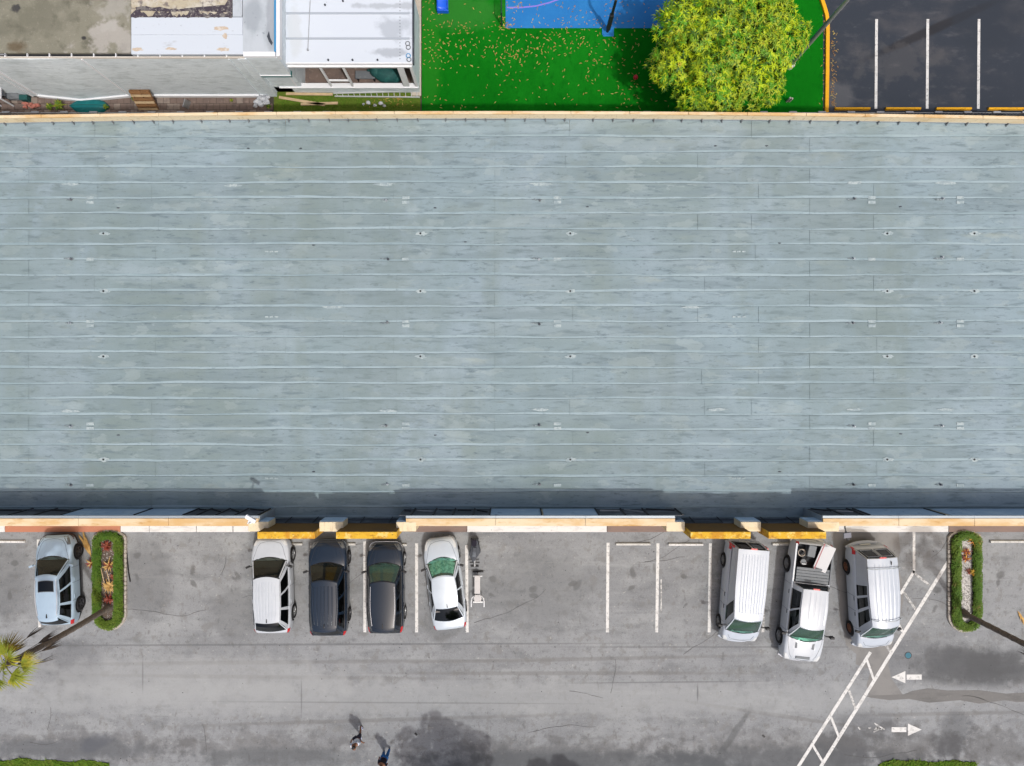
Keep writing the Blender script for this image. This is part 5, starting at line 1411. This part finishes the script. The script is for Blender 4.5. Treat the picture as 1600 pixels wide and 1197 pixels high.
    if S.get('shade'):  # mottled silver green sheet, paints in the reflections on the windscreen
        MB().grid([[wp(-.86 + 1.72 * i / 12, .14 + .62 * j / 4) + Vector((0, -.05, -.035 - .025 * (i % 2))) for i in range(13)] for j in range(5)]).build('painted_reflection', 'painted_reflection', t)
    # ---- wheels
    rimm = S.get('rim', 'rim'); track = W2 - .105
    wheel0 = None
    for yw in (yf, yr):
        for s in (1, -1):
            loc = Vector((s * (track + .0), yw, rw))
            if wheel0 is None:
                mb = MB(); lathe_x(mb, [(rw * .66, -.02), (rw * .66, .085), (rw * .60, .075), (rw * .58, .03), (.02, .03)], 20)
                for k in range(S.get('spokes', 5)):
                    a = 2 * math.pi * k / S.get('spokes', 5)
                    mb.tbox(Matrix.Rotation(a, 4, 'X') @ Matrix.Translation((.062, 0, rw * .33)), .03, rw * .16, rw * .58)
                mb.tube([(.03, 0, 0), (.09, 0, 0)], rw * .13, 10)
                wheel0 = mb.build('wheel', rimm, t, smooth=True, angle=35)
                mb = MB(); lathe_x(mb, [(rw * .64, -.10), (rw * .9, -.115), (rw * .985, -.09), (rw, -.03), (rw, .03), (rw * .985, .085), (rw * .9, .108), (rw * .66, .095), (rw * .64, .06)], 28)
                mb.build('tyre', 'rubber', wheel0, smooth=True, angle=50)
                wheel0.location = loc
                tyre0 = wheel0.children[0]
            else:
                wq = share(wheel0, t, loc, 0 if s > 0 else math.pi); tq = tyre0.copy(); C.objects.link(tq); tq.parent = wq
    # ---- details
    zh = zt(hl - .12)
    yN = hl
    for s in (1, -1):
        # headlamps follow the corner
        xo = hw(hl - .16) * .80
        hz = zt(hl - .10) - .10
        n = 7; rws = []
        for k in range(n):
            y = hl - .05 - S.get('hlen', .38) * k / (n - 1); w_ = hw(y) ; z1 = zt(y)
            rws.append([(s * (w_ * .962 + .004), y + .006, z1 - .05), (s * (w_ * .925 + .002), y + .006, z1 + .000), (s * (w_ * (.82 - .16 * (1 - k / (n - 1)))), y + .008, z1 + .45 * cr + .006)])
        if s < 0: rws = [r_[::-1] for r_ in rws]
        MB().grid(rws).build('headlight', S.get('hlamp', 'lamp_clear'), t, smooth=True)
        rws = []
        for k in range(n):
            y = -hl + .03 + S.get('tlen', .30) * k / (n - 1); w_ = hw(y); z1 = zt(y)
            rws.append([(s * (w_ * .995 + .006), y - .006, z1 - .16), (s * (w_ * .985 + .006), y - .006, z1 - .09), (s * (w_ * .962 + .006), y - .006, z1 - .04), (s * (w_ * .90), y - .006, z1 + .012)])
        if s > 0: rws = [r_[::-1] for r_ in rws]
        MB().grid(rws).build('taillight', 'lamp_red', t, smooth=True)
        if S.get('talltail'):
            h0, h1 = S['talltail']; p0 = side_pt(s, .985, h0); p1 = side_pt(s, .985, h1)
            MB().beam(p0, p1, .14, .10).build('taillight', 'lamp_red', t, bevel=.02)
        # mirrors
        p = side_pt(s, .04, .16)
        ml = S.get('mirror', (.20, .14))
        if S.get('bigmirror'):
            mb = MB().tube([p, p + Vector((s * .26, .02, .02))], .02, 6).tube([p + Vector((0, 0, .14)), p + Vector((s * .26, .02, .15))], .02, 6)
            mb.obox(*(p + Vector((s * .34, .03, .10))), .20, .10, .26, s * -.15).build('mirror', 'black', t, bevel=.02)
        else:
            MB().tube([p, p + Vector((s * .12, -.01, .01))], .03, 6).obox(*(p + Vector((s * .20, -.02, .04))), ml[0], .10, ml[1], s * -.35).build('mirror', S.get('mmat', paint_), t, bevel=.03)
        # door seams and handles on the body side
        for k, u in enumerate(S.get('seams', ())):
            y = lr(yA, yD, u); mb = MB()
            zz = [zb(y) + .06, zb(y) + .22 * (zt(y) - zb(y)), zb(y) + .55 * (zt(y) - zb(y)), zt(y) - .14, zt(y) - .045]
            d = zt(y) - zb(y); xx = [hw(y) * .995, hw(y) * .998, hw(y) * 1.0, hw(y) * .988, hw(y) * .962]
            for a in range(4):
                mb.beam((s * (xx[a] + .002), y, zz[a]), (s * (xx[a + 1] + .002), y, zz[a + 1]), .010, .008)
            mb.build('door_seam', 'black', t)
        for u in S.get('handles', ()):
            y = lr(yA, yD, u)
            MB().obox(s * (hw(y) * .99 + .012), y, zt(y) - .15, .025, .20, .035).build('door_handle', S.get('hmat', paint_), t, bevel=.008)
        # bonnet shut lines
        pts = [(s * hw(y) * f, y) for y, f in [(hl - .22, .60), (hl - .40, .70), (hl - .8, .79), ((hl - .8 + yA) / 2, .84), (yA + .02, .86)]]
        mb = MB()
        for a, b_ in zip(pts, pts[1:]): mb.beam((a[0], a[1], topz(*a) + .003), (b_[0], b_[1], topz(*b_) + .003), .012, .006)
        mb.build('bonnet_seam', 'black', t)
        if S.get('crease', True):
            pts = [(s * hw(y) * f, y) for y, f in [(hl - .3, .46), (hl - .7, .52), (yA + .08, .58)]]; mb = MB()
            for a, b_ in zip(pts, pts[1:]): mb.beam((a[0], a[1], topz(*a) + .002), (b_[0], b_[1], topz(*b_) + .002), .03, .012)
            mb.build('bonnet_crease', paint_, t)
    pts = [(x * hw(hl - .22), hl - .22 + .10 * (1 - (x / .6) ** 2)) for x in (-.6, -.3, 0, .3, .6)]; mb = MB()
    for a, b_ in zip(pts, pts[1:]): mb.beam((a[0], a[1], topz(a[0], a[1]) + .003), (b_[0], b_[1], topz(b_[0], b_[1]) + .003), .012, .006)
    mb.build('bonnet_seam', 'black', t)
    # grille, plates, wipers, bumper strip
    wg = hw(hl) * .86
    if S.get('fascia'):
        yy = [hl - .26 * (1 - k / 9) ** 1.5 for k in range(10)]
        pth = [(hw(y) + .006, y + .004) for y in yy] + [(-hw(y) - .006, y + .004) for y in reversed(yy)]
        pth.insert(10, (0, hl + .02))
        zl = zt(hl)
        MB().grid([[(x * .985, y, z_) for x, y in pth] for z_ in (.34, .46, zl - .06)][:]).build('lower_grille', S['fascia'], t, smooth=True)
        if S.get('strip'):
            MB().tube([(x * 1.0, y + .012, zl - .02) for x, y in pth], .014, 6).build('trim_strip', S['strip'], t, smooth=True)
    MB().box(-wg, wg, hl - .06, hl + .012, zt(hl) - .16, zt(hl) + .01).build('grille', S.get('gmat', 'grille'), t, bevel=.012)
    if S.get('bumper'):
        for e, yy in ((1, hl), (-1, -hl)):
            mb = MB(); P_ = []
            for k in range(11):
                s = -1 + k / 5; y = e * (hl + .06 - S.get('bcurve', .22) * abs(s) ** 2.6); P_.append((s * W2 * .95, y, .46))
            mb.tube(P_, .10, 8)
            mb.build('bumper', S['bumper'], t, smooth=True)
    MB().box(-.26, .26, -hl - .012, -hl + .02, zt(-hl) - .18, zt(-hl) - .03).build('number_plate', 'plate', t)
    for s in (-.55, .12):
        a = wp(s, .05) + Vector((0, .01, .015)); c_ = wp(s + .42, .16) + Vector((0, .01, .018))
        MB().tube([a, c_], .010, 5).build('wiper', 'black', t)
    t['_'] = 0; del t['_']
    return dict(t=t, roofp=roofp, side=side_pt, topz=topz, rp=rp, wp=wp, zt=zt, hw=hw)

suv = lambda **k: dict(dict(L=4.84, W=1.96, rw=.37, yf=1.47, yr=-1.45, sill=.28, clad=True, gh=(1.30, .50, -1.62, -2.12),
    top=[(2.42, .66), (2.33, .90), (2.0, 1.00), (1.3, 1.10), (0, 1.07), (-1.6, 1.10), (-2.15, 1.08), (-2.34, .98), (-2.42, .66)],
    zr=(1.66, 1.66), wt=(.62, .66, .58), wins=[(.10, .36), (.40, .66), (.71, .93)], seams=(.14, .38, .66), handles=(.33, .60), rails='black', spoiler='p_white', fin=True), **k)
D1 = car('parked_car', 'ice blue crossover with a dark sunroof parked at the far left beside the hedge island', 'car', 105, 900, 2.2,
    suv(L=4.56, W=1.86, rw=.36, yf=1.37, yr=-1.33, gh=(1.12, .36, -1.62, -2.08), top=[(2.28, .64), (2.19, .86), (1.9, .95), (1.12, 1.05), (0, 1.03), (-1.6, 1.06), (-2.05, 1.04), (-2.2, .95), (-2.28, .64)],
        zr=(1.62, 1.60), wt=(.55, .585, .50), paint='p_iceblue', sunroof=(.12, .36, .66), rim='rim_dark', spoiler='p_iceblue', rails='alu', wglass='glass_smoke', hlen=.4, hlamp='lamp_smoke', fascia='grille', strip='black'))
D2 = car('parked_car', 'white crossover with ribbed roof, parked beside the dark ribbed crossover', 'car', 434, 908, 1.2,
    suv(paint='p_white', ribs=7, rails=None, bow=(.20, .14, .05), wt=(.645, .665, .60), spoiler='glass_dark', gh=(1.36, .55, -1.60, -2.15), blacktop=True, mmat='black', rim='rim', seatmat='seat_dark', fascia='grille', hlamp='lamp_clear', hlen=.30))
D3 = car('parked_car', 'dark blue grey crossover with ribbed roof parked between two other crossovers', 'car', 520, 912, .3,
    suv(paint='p_navy', ribs=6, ribh=.02, rails='p_navy', spoiler='p_navy', wt=(.64, .67, .60), gh=(1.22, .50, -1.72, -2.2), rim='rim_dark', gmat='grille', mmat='black', seatmat='seat', fascia='grille', hlamp='lamp_smoke', hlen=.3, strip='tonneau'))
D4 = car('parked_car', 'dark slate crossover with plain smooth roof parked beside the silver saloon', 'car', 607, 912, .5,
    suv(L=4.62, W=1.88, yf=1.40, yr=-1.36, paint='p_char', rails='chrome', spoiler='p_char', wt=(.63, .655, .56), gh=(1.20, .46, -1.72, -2.12), wglass='glass_green',
        top=[(2.31, .66), (2.22, .88), (1.95, .98), (1.2, 1.07), (0, 1.05), (-1.6, 1.08), (-2.05, 1.06), (-2.22, .97), (-2.31, .66)], rim='rim', hlamp='lamp_smoke', hlen=.3, tlen=.42, mmat='black', fascia='grille', strip='chrome'))
D5 = car('parked_car', 'silver saloon parked at an angle with a painted reflection behind its windscreen', 'car', 697.5, 905.5, 7.2,
    dict(L=4.66, W=1.80, rw=.32, yf=1.42, yr=-1.36, sill=.2, gh=(1.14, .42, -.98, -1.72), top=[(2.33, .56), (2.25, .68), (1.95, .78), (1.14, .92), (0, .90), (-1.0, .93), (-1.75, .98), (-2.18, .95), (-2.28, .86), (-2.33, .56)],
         zr=(1.36, 1.34), wt=(.56, .61, .56), paint='p_silver', wins=[(.10, .45), (.49, .86)], seams=(.14, .47, .80), handles=(.42, .72), wglass='glass_green', shade=True, bow=(.30, .12, .05), bowD=.14, hlen=.5, mmat='black', finx=.1, cr=.05, gmat='chrome'))
VAN = dict(boxy=.75, L=5.05, W=1.92, rw=.35, yf=1.72, yr=-1.45, sill=.3, gh=(1.84, .98, -2.42, -2.50), top=[(2.52, .66), (2.44, .92), (2.2, 1.08), (1.84, 1.22), (0, 1.24), (-2.3, 1.24), (-2.46, 1.20), (-2.52, .70)],
    zr=(2.04, 2.05), wt=(.70, .77, .76), wins=[(.10, .27)], seams=(.085, .28, .42), handles=(.26, .40), hmat='black', paint='p_van', wglass='glass_green', norear=True, rcrown=.04, arch=.015, ribs=9, ribh=.008,
    bow=(.16, .10, .01), bowD=.01, flatrear=True, mmat='black', bumper='p_van', bigmirror=True, fin=False, talltail=(.05, .45), seatmat='seat_dark', gmat='grille', hlen=.3, brake=True)
D6 = car('cargo_van', 'white windowless cargo van with plain roof parked left of the pickup truck', 'van', 1151, 917, 175.5, VAN)
V8 = dict(VAN); V8.update(L=5.2, gh=(1.84, 1.02, -2.28, -2.50), top=[(2.60, .64), (2.52, .90), (2.3, 1.06), (1.84, 1.22), (0, 1.24), (-2.3, 1.24), (-2.5, 1.20), (-2.60, .70)], zr=(2.20, 2.20), wt=(.66, .76, .74),
    wins=[(.10, .27), (.31, .44), (.47, .60)], seams=(.085, .29, .46), handles=(.25, .43), bars=(.10, .86), rcrown=.10, arch=.05, ribs=6, ribh=.012, rim='rim_rust', bumper='p_van', bigmirror=False, fin=True, finx=-.5, talltail=None)
D8 = car('cargo_van', 'white high roofed van with two roof bars and side windows parked beside the hatched walkway', 'van', 1347, 924, 183.4, V8)
D7 = car('pickup_truck', 'white pickup truck with a pale board in its open bed, between two white vans', 'pickup truck', 1248, 931, 173.8,
    dict(boxy=.55, L=6.1, W=2.02, rw=.40, yf=2.02, yr=-1.72, sill=.36, gh=(1.72, .98, -.84, -.96), top=[(3.05, .72), (2.96, 1.02), (2.6, 1.14), (1.72, 1.24), (0, 1.24), (-.9, 1.25), (-2.9, 1.25), (-3.0, 1.22), (-3.05, .8)],
         zr=(1.88, 1.86), wt=(.62, .66, .62), paint='p_white', wins=[(.09, .46), (.50, .90)], seams=(.10, .48, .97), handles=(.44, .82), hmat='black', wglass='glass_green', bed=(-1.02, -2.94), bow=(.22, .10, .02), bowD=.02, flatrear=True,
         brake=True, bumper='chrome', dome=.03, bigmirror=True, fin=False, ribs=4, ribh=.01, mmat='black', tlen=.12, talltail=None, crown=.04))
# pickup extras
t7 = D7['t']
for i in range(5): MB().obox(0, -1.12 - i * .15, 1.285 + .012 * (i % 2), 1.66, .142, .05).build('bed_cover_panel', 'tonneau', t7, bevel=.015)
for s in (-1, 1):
    MB().prism([(s * .44 - .06, 1.84), (s * .44 + .06, 1.84), (s * .42 + .05, 2.28), (s * .42 - .05, 2.28)], 1.16, 1.29).build('bonnet_vent', 'tonneau', t7)
    MB().box(s * .93 - .045, s * .93 + .045, -2.95, -1.02, 1.235, 1.262).build('bed_rail', 'tonneau' if s < 0 else 'p_white', t7, bevel=.01)
MB().box(-.36, .36, 2.70, 2.84, 1.10, 1.205).build('bonnet_scoop', 'tonneau', t7, bevel=.02)
def ontruck(x, y, z): return t7.matrix_basis @ Vector((x, y, z))
rz7 = t7.rotation_euler.z
b = P(1248, 931)
def place7(name, label, cat, x, y, z, rz=0.):
    c_, s_ = math.cos(rz7), math.sin(rz7)
    return thing(name, label, cat, (b.x + x * c_ - y * s_, b.y + x * s_ + y * c_, z), rz7 + rz)
t = place7('white_board', 'pale rectangular board leaning across the open pickup bed', 'board', -.52, -2.35, .80, -.30)
MB().obox(0, 0, .45, .62, 1.35, .03, 0, .0, .42).build('board', 'white', t, bevel=.006)
MB().obox(.33, 0, .60, .05, 1.35, .05, 0, 0, .42).build('edge_strip', mat('pink_edge', (.45, .2, .22, 1), rough=.7), t)
MB().box(-.3, .3, -.3, .3, 0, .03).obox(.0, 0, .2, .04, .5, .4).build('stand', 'black', t)
t = place7('tool_case', 'grey plastic case standing in the pickup bed beside the pale board', 'case', .12, -2.62, .785, -.12)
MB().box(-.2, .2, -.3, .3, 0, .46).build('case_body', 'tonneau', t, bevel=.04); MB().tube([(-.08, .31, .3), (-.08, .36, .32), (.08, .36, .32), (.08, .31, .3)], .015, 6).build('handle', 'black', t); MB().box(-.205, .205, -.305, .305, .30, .325).build('lid_seam', 'black', t)
t = place7('coiled_hose', 'ring of pale hose lying in the pickup bed next to the grey case', 'hose', .52, -2.45, .80)
for k in range(3): MB().tube([((.15 + .015 * k) * math.cos(a), (.15 + .012 * k) * math.sin(a), .1 + .045 * k) for a in [6.283 * i / 20 for i in range(21)]], .022, 6).build('coil', 'walk' if k else 'alu', t)
t = place7('tool_bucket', 'dark bucket with a metal bail in the pickup bed near the cover', 'bucket', .45, -2.02, .785)
MB().tube([(0, 0, 0), (0, 0, .34)], [.13, .16], 16).build('bucket_body', 'black', t); MB().tube([(-.16, 0, .33), (-.1, .08, .44), (.1, .08, .44), (.16, 0, .33)], .012, 6).build('bail', 'alu', t)
MB().tube([(0, 0, .341), (0, 0, .345)], .14, 14).build('contents', 'tonneau', t)
# van rear door windows
for D, zz in ((D6, (.10, .86)), (D8, (.14, .80))):
    for s in (-1, 1):
        pts = [D['rp'](s * .10, zz[0]), D['rp'](s * .80, zz[0]), D['rp'](s * .78, zz[1]), D['rp'](s * .10, zz[1])]
        off = Vector((0, -.012, .004))
        fr = MB().tube([p + off for p in pts + pts[:1]], .018, 5).build('door_window_frame', 'black' if D is D6 else 'p_van', D['t'])
    MB().beam(D['rp'](0, .02) + Vector((0, -.012, 0)), D['rp'](0, .97) + Vector((0, -.012, 0)), .05, .03).build('door_post', 'p_van', D['t'])
# ================================================================== GYM PIECES by the silver saloon
t = thing('weight_bench', 'grey padded weight bench with curved pale handles right of the silver saloon', 'weight bench', P(747, 918))
MB().obox(-.02, .28, .44, .30, .95, .07).build('pad', 'pvcgrey', t, bevel=.03)
MB().prism([(-.17, -.62), (.17, -.62), (.21, -.40), (.14, -.24), (-.14, -.24), (-.21, -.40)], .40, .46).build('seat', 'pvcgrey', t, bevel=.025)
for s in (-1, 1): MB().tube([(s * .17, -.32, .36), (s * .30, -.42, .45), (s * .33, -.58, .5), (s * .33, -.85, .5)], .028, 8).build('handle', 'white', t)
MB().beam((0, -.75, .08), (0, .85, .30), .07, .07).build('frame', 'galv', t)
MB().beam((-.28, .84, .04), (.28, .84, .04), .07, .07).beam((0, .84, .04), (0, .84, .36), .06, .06).build('foot', 'black', t)
MB().beam((-.24, .70, .40), (.24, .70, .40), .05, .05).build('cross_bar', 'galv', t)
MB().beam((-.25, -.74, .04), (.25, -.74, .04), .07, .07).build('foot', 'galv', t)
t = thing('exercise_machine', 'black exercise machine with padded body and two cross bars near the grey bench', 'exercise machine', P(742, 862))
MB().prism([(-.16, .75), (.18, .78), (.28, .30), (.33, .12), (.08, -.25), (-.06, -.44), (-.28, .0), (-.18, .30)], .25, .62).build('housing', 'vinylblack', t, bevel=.05)
MB().obox(0, .62, .70, .24, .34, .12).build('head_pad', 'top_black', t, bevel=.04)
MB().obox(.0, .14, .66, .20, .5, .08, -.1).build('pad', 'flash_dark', t, bevel=.03)
MB().beam((0, -.3, .3), (0, -.72, .12), .07, .07).build('frame', 'galv', t)
MB().beam((-.26, -.50, .22), (.26, -.50, .22), .06, .06).build('cross_bar', 'black', t); MB().beam((-.20, -.74, .06), (.20, -.74, .06), .07, .07).build('cross_bar', 'black', t)
for x in (-.17, .17): MB().beam((x, .7, .03), (x, .7, .25), .05, .05).build('leg', 'black', t)
MB().tube([(.16, .72, .6), (.26, .66, .66), (.2, .5, .62)], .02, 6).build('handle', 'black', t)

# ================================================================== PEOPLE
def skinned(name, mt, pts, edges, parent, root=0, sub=2):
    me = bpy.data.meshes.new(name)
    me.from_pydata([p[:3] for p in pts], edges, [])
    me.materials.append(M[mt])
    o = bpy.data.objects.new(name, me); C.objects.link(o); o.parent = parent
    sk = o.modifiers.new('skin', 'SKIN'); sk.use_smooth_shade = True
    if not me.skin_vertices: me.attributes.new
    for i, p in enumerate(pts):
        v = me.skin_vertices[0].data[i]
        r_ = p[3] if len(p) > 3 else .05
        v.radius = r_ if isinstance(r_, tuple) else (r_, r_); v.use_root = (i == root)
    ss = o.modifiers.new('sub', 'SUBSURF'); ss.levels = 1; ss.render_levels = sub
    return o
def person(label, loc, rz, hairm, top, bottom, shoe, short, stride):
    t = thing('person', label, 'person', loc, rz)
    L = 1 if stride > 0 else -1; st_ = abs(stride)
    pts = [(0, 0, .95, (.165, .115)), (0, .01, 1.12, (.15, .11)), (0, .02, 1.32, (.19, .12)), (0, .02, 1.44, (.13, .08)), (0, .03, 1.52, .058), (0, .045, 1.58, .082), (0, .055, 1.66, .108), (0, .045, 1.75, .082)]
    e = [(i, i + 1) for i in range(7)]
    legs = {}
    for s in (-1, 1):
        f = s * L * st_
        i = len(pts)
        pts += [(s * .09, 0, .88, .085), (s * .10, f * .5 + .05, .50, .058), (s * .10, f * 1.0 + (-.04 if f < 0 else .02), .10, .04), (s * .105, f + .03, .035, .038), (s * .12, f + .17, .03, .034)]
        e += [(0, i), (i, i + 1), (i + 1, i + 2), (i + 2, i + 3), (i + 3, i + 4)]; legs[s] = i
    arms = {}
    for s in (-1, 1):
        f = -s * L * st_ * .8; i = len(pts)
        pts += [(s * .18, .01, 1.41, .058), (s * .24, f * .4 - .02, 1.15, .042), (s * .25, f + .08, .94, .030), (s * .25, f + .12, .86, (.040, .020))]
        e += [(3, i), (i, i + 1), (i + 1, i + 2), (i + 2, i + 3)]; arms[s] = i
        k = i + 3
        for q, ln in enumerate((.075, .085, .08, .062)):
            j = len(pts); x = s * .25 + (q - 1.5) * .021
            pts += [(x, f + .135, .815, .009), (x, f + .155, .815 - ln * .5, .008)]; e += [(k, j), (j, j + 1)]
        j = len(pts); pts += [(s * .25 - s * .045, f + .15, .84, .010), (s * .25 - s * .055, f + .17, .80, .009)]; e += [(k, j), (j, j + 1)]
    skinned('body', 'skin', pts, e, t)
    skinned('hair', hairm, [(0, .03, 1.77, .09), (0, .0, 1.70, .112), (0, -.02, 1.62, .090)], [(0, 1), (1, 2)], t)
    tp = [(0, 0, .90, (.185, .13)), (0, .01, 1.12, (.175, .13)), (0, .02, 1.32, (.215, .14)), (0, .02, 1.44, (.15, .095))]; te = [(0, 1), (1, 2), (2, 3)]
    for s in (-1, 1):
        a = arms[s]; i = len(tp); A, B = pts[a], pts[a + 1]
        m_ = [A[k] + (B[k] - A[k]) * .75 for k in range(3)]
        tp += [(A[0], A[1], A[2], .07), (*m_, .060)]; te += [(3, i), (i, i + 1)]
    skinned('shirt', top, tp, te, t)
    bp = [(0, 0, .96, (.175, .125))]; be = []
    for s in (-1, 1):
        a = legs[s]; i = len(bp); A, B, D = pts[a], pts[a + 1], pts[a + 2]
        bp += [(*A[:3], .115), (*B[:3], .092)]; be += [(0, i), (i, i + 1)]
        if not short: bp += [(*D[:3], .062)]; be += [(i + 1, i + 2)]
    skinned('shorts' if short else 'trousers', bottom, bp, be, t)
    for s in (-1, 1):
        a = legs[s]; q = pts[a + 3]
        skinned('shoe', shoe, [(q[0], q[1] - .03, .045, .048), (q[0] + s * .01, q[1] + .08, .042, .045), (q[0] + s * .015, q[1] + .17, .036, .038)], [(0, 1), (1, 2)], t)
    for s in (-1, 1): MB().tube([(s * .035, .148, 1.665), (s * .035, .156, 1.665)], .011, 8).build('eye', 'hair', t)
    MB().obox(0, .155, 1.635, .025, .035, .04).build('nose', 'skin', t, bevel=.008); MB().box(-.025, .025, .142, .150, 1.592, 1.602).build('mouth', 'lamp_red', t)
    for s in (-1, 1): MB().obox(s * .098, .045, 1.65, .02, .04, .055).build('ear', 'skin', t, bevel=.008)
    return t
person('person in pale blue and white shirt and dark shorts walking on the lane', (*P(564, 1141.5)[:2], .0), .35 + math.pi, 'hair', 'shirt_pale', 'shorts', 'shoe', True, .22)
person('person in black top and blue trousers in the tree shade at the bottom', (*P(605, 1171)[:2], .0), -.4 + math.pi, 'hair', 'top_black', 'jeans', 'black', False, .10)
# small litter on the asphalt
for i, (x, y, lb) in enumerate(((650, 1147, 'small dark leaf shaped scrap lying in the tree shade right of the walkers'), (1193, 1150, 'small dark scrap lying on the lane left of the hatched walkway'))):
    tag(MB().obox(0, 0, .012, .10, .16, .018, R.uniform(0, 3)).build('litter', 'black', None, loc=P(x, y)), lb, 'litter', 'scraps on the lane')
r = random.Random(77); mb = MB()
for k in range(260):
    x, y = r.uniform(0, 1600), r.uniform(850, 1190); p = P(x, y, 0); s_ = r.uniform(.006, .022)
    mb.box(p.x - s_, p.x + s_, p.y - s_ * r.uniform(.5, 1.4), p.y + s_, .003, .011)
tag(mb.build('oil_specks', 'black', lot), kind='stuff')
